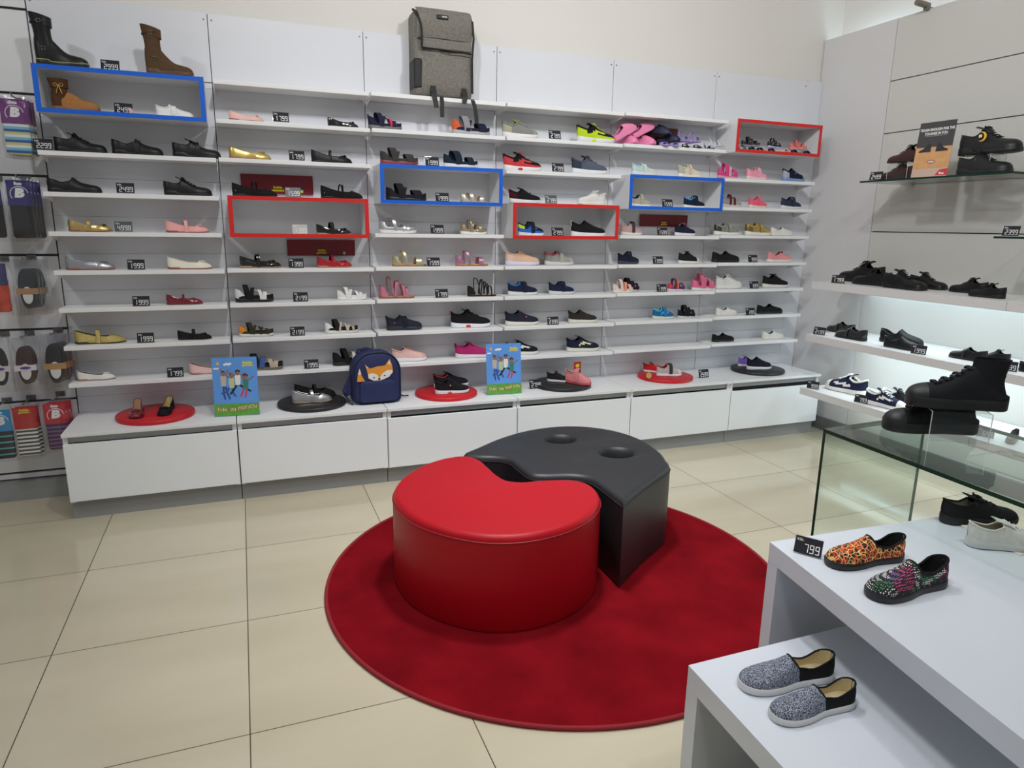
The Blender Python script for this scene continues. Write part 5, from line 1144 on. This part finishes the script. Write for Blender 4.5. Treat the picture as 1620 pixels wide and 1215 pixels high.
def sx(p0, p1, X, Z, name, kind, label, yaw=0, **k):       # heel column, toe column
    y0, y1 = along_y(p0, X, Z), along_y(p1, X, Z)
    L = abs(y1-y0)*.94/max(.3, math.cos(yaw))
    return shoe(name, kind, L, label, k.pop('cat', 'shoe'), (X, (y0+y1)/2, Z+.0008), (PI/2 if y1 > y0 else -PI/2)+yaw, **k)
DR = dict(col=(22, 22, 24), fin='leather', sole=(20, 20, 20), tongue=(22, 22, 24), laces=(14, 14, 14))
Z1, Z2, Z3 = 1.077, .743, .39
sx(1398, 1327, 4.31, Z1, 'dress_shoe', 'oxford', 'rear black lace-up of the leftmost pair on the upper thick shelf', **DR)
sx(1409, 1349, 4.17, Z1, 'dress_shoe', 'oxford', 'front black lace-up of the leftmost pair on the upper thick shelf', **DR)
sx(1437, 1497, 4.30, Z1, 'dress_shoe', 'oxford', 'rear black lace-up of the middle pair on the upper thick shelf, toe right', toe='square', **DR)
sx(1396, 1464, 4.13, Z1, 'dress_shoe', 'oxford', 'front black lace-up of the middle pair on the upper thick shelf, toe right', toe='square', **DR)
sx(1562, 1501, 4.28, Z1, 'dress_shoe', 'oxford', 'rear black lace-up of the right pair on the upper thick shelf', **DR)
sx(1591, 1532, 4.13, Z1, 'dress_shoe', 'oxford', 'front black lace-up of the right pair on the upper thick shelf', **DR)
LO = dict(col=(24, 24, 26), fin='patent', sole=(20, 20, 20), strap=(.55, .27, .07, 0, (40, 40, 42)))
sx(1352, 1308, 4.28, Z2, 'loafer', 'loafer', 'rear glossy black loafer right of the 2199 tag', **LO)
sx(1371, 1322, 4.14, Z2, 'loafer', 'loafer', 'front glossy black loafer right of the 2199 tag', **LO)
DS = dict(col=(24, 24, 26), fin='leather', sole=(20, 20, 20))
sx(1394, 1457, 4.27, Z2, 'slip_on_shoe', 'slipon', 'rear plain black slip-on behind the 1999 tag on the middle thick shelf', yaw=R(8), **DS)
sx(1400, 1452, 4.13, Z2, 'slip_on_shoe', 'slipon', 'front plain black slip-on beside the 1999 tag on the middle thick shelf', yaw=R(8), **DS)
sx(1561, 1501, 4.18, Z2, 'loafer', 'loafer', 'black leather loafer just above the big high-top', **{**LO, 'fin': 'leather'})
sx(1598, 1550, 4.30, Z2, 'dress_shoe', 'oxford', 'black lace-up behind the top of the big high-top', **DR)
sx(1610, 1665, 4.15, Z2, 'dress_shoe', 'oxford', 'black shoe heel cut by the right picture edge on the middle shelf', **DR)
CV = dict(col=(30, 34, 62), sole=(230, 228, 224), laces=(238, 238, 236), tongue=(26, 28, 44), lining=(206, 196, 170), collar=(226, 224, 220), stripe=(228, 226, 222), toecap=(228, 226, 222), patch=((210, 40, 50), .56, .2, .022))
sx(1368, 1309, 4.20, Z3, 'canvas_sneaker', 'sneaker', 'navy and white canvas sneaker with its toe pointing left', yaw=R(6), **CV)
sx(1373, 1428, 4.12, Z3, 'canvas_sneaker', 'sneaker', 'navy and white canvas sneaker with its toe pointing right behind the 799 tag', yaw=R(14), **CV)
sx(1398, 1452, 4.24, Z3, 'canvas_sneaker', 'sneaker', 'black canvas sneaker behind the toe of the big high-top', yaw=R(10), **{**CV, 'col': (24, 24, 26), 'laces': (24, 24, 26), 'stripe': None})
shoe('baby_slipper', 'slipon', .12, 'small black dotted slipper with grey sole seen from the front', 'shoe', (4.15, along_y(1601, 4.15, Z3), Z3+.001), R(200), col=(40, 38, 38), sole=(150, 146, 140), toecap=(160, 156, 150), low=(160, 156, 150), platform=1.8, hs=1.5)
def stag(px, X, Z, digits, label, rz=-90, **k):
    y = along_y(px, X, Z)
    return price_tag((X, y, Z+.0006), digits, label, rz=R(rz), **k)
stag(1325, 4.05, Z1, '1799', 'price tag half hidden behind the leftmost black lace-up on the thick shelf', rz=-62)
stag(1295, 4.05, Z2, '2199', 'price tag reading 2199 at the far end of the middle thick shelf', rz=-72)
stag(1452, 4.05, Z2, '1999', 'price tag reading 1999 in front of the plain black slip-ons', rz=-72)
stag(1593, 4.06, Z2, '1999', 'price tag showing 99 right of the big high-top collar', rz=-66)
stag(1285, 4.05, Z3, '999', 'price tag reading 999 at the far end of the lower thick shelf', rz=-66)
stag(1361, 4.05, Z3, '799', 'price tag reading 799 between the navy canvas sneakers', rz=-66)
stag(1557, 4.08, Z3, '699', 'price tag reading 699 seen through the acrylic riser', rz=-66, card=mat((120, 124, 122), .4))
zg = 1.680
stag(1384, 4.15, zg, '2499', 'price tag reading 2499 on the upper glass shelf', rz=-80)
stag(1597, 4.15, 1.376, '2399', 'price tag reading 2399 on the lower glass shelf', rz=-84)
BR = dict(col=(62, 34, 30), fin='leather', sole=(36, 22, 20), tongue=(62, 34, 30), laces=(50, 44, 40))
sx(1452, 1389, 4.24, zg, 'work_shoe', 'oxford', 'lower brown lace-up shoe under the acrylic riser on the glass shelf', hs=1.0, **BR)
def riser_u(x, y, z, l, w_, h, rz, label, name='acrylic_riser'):
    t = thing(name, label, 'display riser', (x, y, z), rz)
    T = .0025; mb = MB()
    mb.box(-l/2, l/2, -w_/2, w_/2, h-T, h).box(-l/2, l/2, -w_/2, -w_/2+T, 0, h-T).box(-l/2, l/2, w_/2-T, w_/2, 0, h-T)
    mb.build('riser_sheet', CLEAR, t)
    em = MB()
    for sx_ in (-l/2, l/2):
        em.tube([(sx_, -w_/2+T/2, 0), (sx_, -w_/2+T/2, h-T/2), (sx_, w_/2-T/2, h-T/2), (sx_, w_/2-T/2, 0)], .0013, 4)
    em.build('polished_edge', mat((208, 212, 212), .2), t)
    return t
yb_ = along_y(1432, 4.22, zg+.1)
riser_u(4.22, yb_, zg+.0006, .13, .11, .092, R(90), 'small clear riser under the upper brown shoe on the glass shelf')
sx(1464, 1404, 4.22, zg+.0935, 'work_shoe', 'oxford', 'upper brown lace-up shoe on a clear riser left of the leaning poster', **BR)
BW_ = dict(col=(30, 31, 33), fin='leather', sole=(24, 24, 24), tongue=(26, 26, 28), laces=(20, 20, 20), platform=1.15)
sx(1512, 1602, 4.20, zg, 'work_shoe', 'oxford', 'lower black work shoe right of the leaning poster', hs=1.05, **BW_)
yb_ = along_y(1560, 4.24, zg+.1)
riser_u(4.24, yb_, zg+.0006, .13, .12, .098, R(90), 'clear riser under the upper black work shoe')
wsh = sx(1515, 1618, 4.24, zg+.0995, 'work_shoe', 'oxford', 'upper black work shoe with a round yellow sticker', hs=1.1, **BW_)
mb = MB(); a_ = [(.024*math.cos(t), .024*math.sin(t)) for t in [R(x) for x in range(-110, 111, 20)]]; b2 = [(-.008+.020*math.cos(t), .020*math.sin(t)) for t in [R(x) for x in range(110, -111, -20)]]
st = MB(); pts = a_+b2; na = len(a_)
st.add([(x, -.0005, z) for x, z in pts], [(i, i+1, 2*na-2-i, 2*na-1-i) for i in range(na-1)])
st.box(-.016, .0, -.001, 0, -.004, .010, 1)
sto = st.build('round_sticker', [mat((232, 178, 60), .4), mat((226, 222, 160), .5)], wsh); sto.location = (-.015, -.049, .085)
# poster leaning on the glass shelf
yp = along_y(1470, 4.16, zg)
pt = thing('leaning_poster', 'upright card poster of black shoes reading TOUGH ENOUGH on the glass shelf', 'poster', (4.15, yp, zg+.001), R(-86))
a = R(5)
def TT(mb): mb.v = [(x, y*math.cos(a)+z*math.sin(a), -y*math.sin(a)+z*math.cos(a)+.001) for x, y, z in mb.v]; return mb
W_, H_ = .20, .285
mb = TT(MB().box(-W_/2-.002, W_/2+.002, .0012, .003, 0, H_+.004)); mb.box(-W_/2, W_/2, 0, .06, 0, .0018); mb.build('stand', CLEAR, pt)
TT(MB().box(-W_/2, W_/2, 0, .001, .155, H_)).build('dark_print', mat((66, 64, 66), .4), pt)
TT(MB().box(-W_/2, W_/2, 0, .001, .045, .155)).build('wood_print', mat((214, 160, 108), .4, mott=.1, mscale=30), pt)
TT(MB().box(-W_/2, W_/2, 0, .001, .001, .0445)).build('footer_print', mat((206, 176, 158), .4), pt)
mb = MB(); text_to(mb, 'TOUGH ENOUGH FOR THE', 0, .245, .0185, -.0006, .035, sx=.82); text_to(mb, 'TOUGHEE IN YOU.', 0, .224, .0185, -.0006, .035, sx=.82); flat(mb, [(-.06, .212), (.06, .212), (.06, .2128), (-.06, .2128)], -.0006)
TT(mb).build('slogan_lettering', INK, pt)
mb = MB()
for cx, s_ in ((-.045, 1), (.045, -1)):
    pl = [(-.036, 0), (-.034, .012), (-.015, .02), (.004, .04), (.016, .056), (.026, .05), (.03, .03), (.032, 0)]
    flat(mb, [(cx+x*s_, .130+z*.8) for x, z in pl][::s_], -.0006)
TT(mb).build('shoe_print', mat((40, 42, 44), .25), pt)
mb = MB(); flat(mb, disc2(.0, .078, .024, .009), -.0006); TT(mb).build('oval_mark', mat((120, 60, 90), .5), pt)
mb = MB(); flat(mb, disc2(.0, .078, .020, .006), -.0008); TT(mb).build('oval_mark_centre', mat((222, 196, 176), .5), pt)
mb = MB(); flat(mb, [(.035, .006), (.10, .004), (.10, .040), (.055, .034)], -.0006); TT(mb).build('red_corner', mat((206, 60, 70), .4), pt)
mb = MB(); text_to(mb, 'Bata', .07, .016, .016, -.0009, .03, shear=.15); TT(mb).build('brand_lettering', INK, pt)

# ------------------------------------------------------------------ nested display tables in front
TW = mat((214, 219, 228), .28, mott=.01, mscale=4)
def V2(p): return np.array([p[0], p[1]])
def table(z, A, E, bd, depth, T, label, name='display_table'):
    A = V2(A); E = V2(E); u = (E-A)/np.linalg.norm(E-A); v = bd/np.linalg.norm(bd); Ln = 1.35
    t = thing(name, label, 'display table', (A[0], A[1], 0), 0)
    def quad(a0, a1, b0, b1): return [tuple(u*a0+v*b0), tuple(u*a1+v*b0), tuple(u*a1+v*b1), tuple(u*a0+v*b1)]
    MB().prism(quad(0, Ln, 0, depth), z-T, z).build('table_top', TW, t, bevel=.0012)
    MB().prism(quad(0, T*.8, .0, depth), 0, z-T).build('side_panel', TW, t)
    MB().prism(quad(Ln-T*.8, Ln, .0, depth), 0, z-T).build('side_panel', TW, t)
    return A, u, v
table(.35, at(1089, 1052, 2, .35), at(1240, 1215, 2, .35), np.array([1., -.003]), .60, .058, 'low white display table carrying the grey slip-on shoes')
TA, tu, tv = table(.56, at(1218, 857, 2, .56), at(1620, 1170, 2, .56), np.array([1., -.056]), .62, .055, 'higher white display table carrying patterned slip-ons and canvas shoes')
G = at(1303, 678, 2, .80); E = at(1620, 797, 2, .80)
A = V2(G); u = (V2(E)-A)/np.linalg.norm(V2(E)-A); v = V2(at(1463, 655, 2, .80))-A; gl = np.linalg.norm(v); v = v/gl
gt = thing('glass_table', 'bent glass display table carrying the large black high-tops', 'display table', (A[0], A[1], 0), 0)
def gprism(poly, z0, z1, name, edges):
    mb = MB().prism(poly, z0, z1); mb.m = edges; return mb.build(name, [GLASS, GLASSEDGE, mat((96, 124, 114), .3)], gt)
def quad(a0, a1, b0, b1): return [tuple(u*a0+v*b0), tuple(u*a1+v*b0), tuple(u*a1+v*b1), tuple(u*a0+v*b1)]
gprism(quad(0, 1.35, 0, gl+.06), .789, .80, 'glass_top', [0, 0, 1, 2, 2, 2])
gprism(quad(0, .011, .0, gl), 0, .7885, 'glass_side', [1, 1, 1, 0, 2, 0])
gprism(quad(1.339, 1.35, .0, gl), 0, .7885, 'glass_side', [1, 1, 1, 0, 1, 0])
def two(pt, ph, z, name, kind, label, **k):            # toe pixel, heel pixel, both where the sole meets the surface
    a_, b_ = at(*pt, 2, z), at(*ph, 2, z); d = a_-b_; L = math.hypot(d[0], d[1])
    L *= k.pop('ls', 1.0)
    print(name, round(L, 3))
    return shoe(name, kind, L, label, k.pop('cat', 'shoe'), ((a_[0]+b_[0])/2+k.pop('ox', 0), (a_[1]+b_[1])/2+k.pop('oy', 0), z+.0008), math.atan2(d[1], d[0]), **k), d/L
HT = dict(col=(22, 23, 27), sole=(20, 20, 22), laces=(18, 18, 20), lace_at=.40, bowloops=False, toecap=lmat((30, 31, 33), 'rubber'), lining=(30, 30, 32), wd=1.0)
ZT = .8008; ZR_ = ZT+.0905
two((1398, 680), (1543, 686), ZT, 'high_top_sneaker', 'hightop', 'lower large black high-top sneaker passing under the clear riser', **HT)
o, d = two((1433, 640), (1591, 650), ZR_, 'high_top_sneaker', 'hightop', 'upper large black high-top sneaker on the clear riser', **HT)
riser_u(o.location[0]+.0, o.location[1]-.0, ZT+.0004, .155, .115, .0895, math.atan2(d[1], d[0]), 'clear bent riser carrying the upper large black high-top')
# patterned slip-ons
def pattern(kind):
    m, nt, b = newmat('print_'+kind); tc = nt.nodes.new('ShaderNodeTexCoord'); L_ = nt.links.new
    def ramp(src, stops, const=True):
        r = nt.nodes.new('ShaderNodeValToRGB'); r.color_ramp.interpolation = 'CONSTANT' if const else 'LINEAR'
        while len(r.color_ramp.elements) < len(stops): r.color_ramp.elements.new(.5)
        for e, (p_, c_) in zip(r.color_ramp.elements, stops): e.position = p_; e.color = (*s2l(c_), 1)
        L_(src, r.inputs[0]); return r.outputs[0]
    b.inputs['Roughness'].default_value = .8
    if kind == 'flame':
        nz = nt.nodes.new('ShaderNodeTexNoise'); nz.inputs['Scale'].default_value = 18; L_(tc.outputs['Object'], nz.inputs[0])
        ad = nt.nodes.new('ShaderNodeMix'); ad.data_type = 'VECTOR'; ad.inputs[0].default_value = .05; L_(tc.outputs['Object'], ad.inputs[4]); L_(nz.outputs['Color'], ad.inputs[5])
        v1 = nt.nodes.new('ShaderNodeTexVoronoi'); v1.feature = 'DISTANCE_TO_EDGE'; v1.inputs['Scale'].default_value = 72; L_(ad.outputs[1], v1.inputs[0])
        v2 = nt.nodes.new('ShaderNodeTexNoise'); v2.inputs['Scale'].default_value = 75; L_(tc.outputs['Object'], v2.inputs[0])
        fill = ramp(v2.outputs['Fac'], [(0, (24, 20, 20)), (.43, (176, 34, 22)), (.5, (214, 76, 34)), (.57, (36, 24, 24))])
        mx = nt.nodes.new('ShaderNodeMix'); mx.data_type = 'RGBA'; L_(ramp(v1.outputs['Distance'], [(0, (255, 255, 255)), (.045, (0, 0, 0))]), mx.inputs[0]); L_(fill, mx.inputs[6]); mx.inputs[7].default_value = (*s2l((236, 206, 120)), 1)
        L_(mx.outputs[2], b.inputs['Base Color'])
    elif kind == 'dots':
        v1 = nt.nodes.new('ShaderNodeTexVoronoi'); v1.inputs['Scale'].default_value = 26; L_(tc.outputs['Object'], v1.inputs[0])
        sub = nt.nodes.new('ShaderNodeTexVoronoi'); sub.inputs['Scale'].default_value = 210; sub.inputs['Randomness'].default_value = .25; L_(tc.outputs['Object'], sub.inputs[0])
        sepc = nt.nodes.new('ShaderNodeSeparateColor'); L_(v1.outputs['Color'], sepc.inputs[0])
        colr = ramp(sepc.outputs[0], [(0, (236, 236, 232)), (.35, (70, 150, 96)), (.55, (214, 74, 130)), (.75, (150, 120, 190)), (.9, (236, 236, 232))])
        mx = nt.nodes.new('ShaderNodeMix'); mx.data_type = 'RGBA'; L_(ramp(sub.outputs['Distance'], [(0, (255, 255, 255)), (.37, (0, 0, 0))]), mx.inputs[0]); mx.inputs[6].default_value = (*s2l((26, 26, 32)), 1); L_(colr, mx.inputs[7])
        L_(mx.outputs[2], b.inputs['Base Color'])
    else:
        n_ = nt.nodes.new('ShaderNodeTexNoise'); n_.inputs['Scale'].default_value = 520; n_.inputs['Detail'].default_value = 1; L_(tc.outputs['Object'], n_.inputs[0])
        L_(ramp(n_.outputs['Fac'], [(0, (34, 38, 48)), (.45, (96, 104, 122)), (.55, (170, 176, 190))]), b.inputs['Base Color'])
    return m
PF, PD, PG = pattern('flame'), pattern('dots'), pattern('speckle')
two((1309, 896), (1424, 882), .56, 'slip_on_shoe', 'slipon', 'slip-on with an orange and yellow scribble print on the higher white table', col=(24, 22, 24), sole=(26, 26, 28), vampmat=PF, quartmat=PF, lining=(24, 23, 24), collar=(22, 22, 22), cat='shoe', hs=.98)
two((1376, 948), (1489, 921), .56, 'slip_on_shoe', 'slipon', 'slip-on with a coloured dot print on the higher white table', col=(30, 32, 48), sole=(28, 28, 30), vampmat=PD, quartmat=PD, lining=(24, 23, 24), collar=(22, 22, 22), hs=.98)
two((1604, 826), (1488, 826), .56, 'canvas_shoe', 'sneaker', 'black lace-up canvas shoe at the back of the higher white table', col=(28, 28, 30), sole=(26, 26, 28), laces=(24, 24, 26), tongue=(28, 28, 30), lining=(170, 160, 150), hs=.88, rimr=.012)
two((1662, 872), (1528, 862), .56, 'canvas_shoe', 'sneaker', 'white lace-up canvas shoe in front of the black one, cut by the picture edge', col=(214, 213, 206), sole=(206, 206, 202), laces=(224, 224, 220), bowloops=False, tongue=(214, 213, 206), lining=(178, 168, 140), hs=.88, rimr=.012)
gr = dict(col=(22, 22, 24), sole=(214, 214, 214), vampmat=PG, lining=(206, 190, 152), collar=(20, 20, 22), hs=.86, rimr=.010)
two((1171, 1090), (1313, 1068), .35, 'slip_on_shoe', 'slipon', 'rear grey speckled slip-on with white sole on the low white table', **gr)
two((1221, 1140), (1346, 1110), .35, 'slip_on_shoe', 'slipon', 'front grey speckled slip-on with white sole on the low white table', **gr)
q = at(1276, 880, 2, .56)
price_tag((q[0], q[1], .5606), '799', 'large price tag reading 799 on the corner of the higher white table', rz=R(-57), tilt=20, w_=.068, h=.046)

# ------------------------------------------------------------------ sock packs on hooks
def stripes(cols, per, name):
    m, nt, b = newmat('knit_'+name); tc = nt.nodes.new('ShaderNodeTexCoord'); sp = nt.nodes.new('ShaderNodeSeparateXYZ'); nt.links.new(tc.outputs['Object'], sp.inputs[0])
    d = nt.nodes.new('ShaderNodeMath'); d.operation = 'DIVIDE'; d.inputs[1].default_value = per; nt.links.new(sp.outputs[2], d.inputs[0])
    f = nt.nodes.new('ShaderNodeMath'); f.operation = 'FRACT'; nt.links.new(d.outputs[0], f.inputs[0])
    r = nt.nodes.new('ShaderNodeValToRGB'); r.color_ramp.interpolation = 'CONSTANT'
    while len(r.color_ramp.elements) < len(cols): r.color_ramp.elements.new(.5)
    for i, c_ in enumerate(cols): r.color_ramp.elements[i].position = i/len(cols); r.color_ramp.elements[i].color = (*s2l(c_), 1)
    nt.links.new(f.outputs[0], r.inputs[0]); nt.links.new(r.outputs[0], b.inputs['Base Color']); b.inputs['Roughness'].default_value = .9
    return m
SOCKM = {'blue': stripes([(210, 205, 140), (50, 90, 160), (120, 190, 210), (230, 235, 235)], .045, 'blue'), 'bw': stripes([(232, 230, 226), (70, 68, 68)], .019, 'bw'),
         'purple': stripes([(70, 34, 78), (70, 34, 78), (130, 100, 140)], .02, 'purple'), 'navy': stripes([(20, 24, 44), (20, 24, 44), (20, 24, 44), (90, 170, 170)], .03, 'navy'),
         'black': mat((24, 24, 28), .85, bump=.5, bscale=500), 'char': mat((42, 50, 54), .85, bump=.6, bscale=300, mott=.4, mscale=60), 'brown': mat((62, 40, 40), .85, bump=.4, bscale=500), 'red': mat((200, 70, 50), .85, mott=.3)}
def pack(x, y, ztop, w_, h, label, card, sock, group, back=False, kids=False, footie=None, yaw=0, plain=False):
    t = thing('sock_pack', label, 'socks', (x, y, ztop-h), yaw, group)
    fr = random.Random(int(x*1e4+y*1e3))
    if footie is None:
        ch = h*.44
        lo = rrect(w_*.88, h-ch+.02, .012, 3, .004)
        pillow(lo, .010, -.006, .06).build('socks', SOCKM[sock], t, True)
        MB().box(-w_/2+.004, w_/2-.004, -.0092, -.0080, h-ch-.004, h-.012).build('header_card', mat(card, .4), t)
        if not plain:
            mb = MB()
            if kids:
                text_to(mb, 'Bubble', 0, h-.026, .014, -.0096, .05); mb2 = MB(); text_to(mb2, 'gummers', 0, h-.037, .012, -.0096, .05)
                mb.add(mb2.v, mb2.f); mb.build('logo_lettering', YEL, t)
            else:
                text_to(mb, 'Bata', 0, h-.026, .017, -.0096, .05, shear=.1); mb.build('brand_lettering', INK, t)
                mb = MB(); text_to(mb, 'B', .002, h-.068, .052, -.0096, .07, shear=.15, sx=1.15); mb.build('emblem_letter', INK, t)
                MB().tube([(.034*math.cos(R(a))+.001, -.0096, h-.072+.034*math.sin(R(a))) for a in range(10, 215, 12)], .0017, 4).build('emblem_ring', INK, t)
    else:
        outer = [(.30*w_*math.cos(a)*(1.06 if math.sin(a) > 0 else .92), h*.46+h*.37*math.sin(a)) for a in [2*PI*k/36 for k in range(36)]]
        outer = [(math.copysign(abs(x/(.32*w_))**.75, x)*.33*w_, z) for x, z in outer]
        pillow(outer, .008, -.007, .08).build('socks', SOCKM[sock], t, True)
        inn = disc2(0, h*.34, .19*w_, h*.16, 24); mb = MB(); flat(mb, inn, -.0092); mb.build('white_insert', mat((226, 224, 222), .6), t)
        MB().box(-w_*.40, w_*.40, -.0112, -.0100, h*.36, h*.47).build('paper_band', mat(footie, .6), t)
        if footie[1] > 200:
            mb = MB(); flat(mb, disc2(0, h*.415, w_*.2, h*.028), -.0116); mb.build('oval_mark', mat((90, 60, 150), .5), t)
    # clear bag with crumpled edges
    rg = []
    for i in range(9):
        z = -.012+(h+.012)*i/8; k = 1+.03*math.sin(i*2.1+x*40); d = .003 if i in (0, 8) else .0125
        rg.append([(-w_/2*1.04*k, .0, z), (-w_*.4, -d-.0008, z+.001), (0, -d-.0015+.001*math.sin(i*3), z), (w_*.4, -d-.0008, z), (w_/2*1.04*k, .0, z), (w_*.4, d, z), (-w_*.4, d, z)])
    MB().rings(rg, cap=False).build('clear_bag', POLY, t, True)
    return t
def hook(x, z, label, l=.16):
    t = thing('wall_hook', label, 'hook', (x, YW, z), 0, 'hooks on the slat board')
    MB().tube([(0, -.002, 0), (0, -l+.01, .0), (0, -l, .010)], .0028, 6).build('prong', mat((170, 170, 172), .3, .8), t, True)
    MB().box(-.02, .02, -.006, .004, -.012, .012).build('back_plate', mat((120, 120, 122), .4, .6), t)
HK = [(along(20, .83, 1.91), 1.913, .110, .25, 'top row at the left edge', 'purple', (112, 44, 120), 'blue', dict(), 'purple card and blue striped socks', 3),
      (along(28, .83, 1.56), 1.568, .098, .27, 'second row', 'navy', (44, 42, 110), 'black', dict(), 'navy card and black socks', 4),
      (along(-20, .83, 1.56), 1.568, .098, .27, 'second row at the very edge', 'edge', (44, 42, 110), 'black', dict(), 'clear film cut by the left picture edge', 1),
      (along(40, .83, 1.15), 1.206, .105, .25, 'third row', 'charcoal', (0, 0, 0), 'char', dict(footie=(176, 132, 92)), 'charcoal foot socks with a kraft band', 4),
      (along(-6, .83, 1.15), 1.20, .09, .24, 'third row at the left edge', 'red', (60, 60, 110), 'red', dict(plain=True), 'red and blue socks cut by the left edge', 1),
      (along(39, .83, .75), .842, .110, .245, 'fourth row', 'brown', (0, 0, 0), 'brown', dict(footie=(228, 222, 226)), 'brown foot socks with a white and pink band', 2),
      (along(86, .83, .75), .852, .115, .26, 'fourth row by the shelves', 'black', (0, 0, 0), 'black', dict(footie=(182, 140, 90)), 'black foot socks with a kraft band', 4),
      (along(-2, .83, .75), .842, .105, .245, 'fourth row at the left edge', 'dark', (0, 0, 0), 'black', dict(footie=(226, 206, 216)), 'black foot socks with a pink band cut by the left edge', 1),
      (along(42, .83, .42), .520, .100, .26, 'bottom row', 'kids', (186, 34, 34), 'bw', dict(kids=True), 'red card with yellow lettering and black-white striped socks', 2),
      (along(90, .83, .42), .530, .100, .25, 'bottom row by the cabinet', 'redcard', (190, 24, 44), 'purple', dict(), 'red card with a white letter B and purple striped socks', 3),
      (along(2, .83, .42), .515, .100, .26, 'bottom row at the left edge', 'bluecard', (40, 140, 200), 'navy', dict(), 'blue card and dark navy socks cut by the left edge', 1)]
SHORT = {'purple': 'the purple card socks', 'navy': 'the navy card black socks', 'charcoal': 'the charcoal foot socks', 'brown': 'the brown foot socks', 'black': 'the black foot socks', 'kids': 'the black and white striped socks', 'redcard': 'the purple striped socks'}
for x, zt, w_, h, where, nm, card, sock, kw, desc, n in HK:
    short = SHORT.get(nm, '')
    hook(x, zt+.002, 'metal hook holding the sock packs in the %s' % where)
    for k in range(n):
        lab = 'front clear pack with %s' % desc if k == 0 else '%s pack from the front on the hook with %s' % (['', 'second', 'third', 'fourth'][k], short)
        pack(x+.007*k, .824+.028*k, zt-.001*k, w_, h, lab, card, sock, 'sock packs on the slat board' if k == 0 else 'packs behind the front %s pack' % nm, yaw=R(4), **kw)
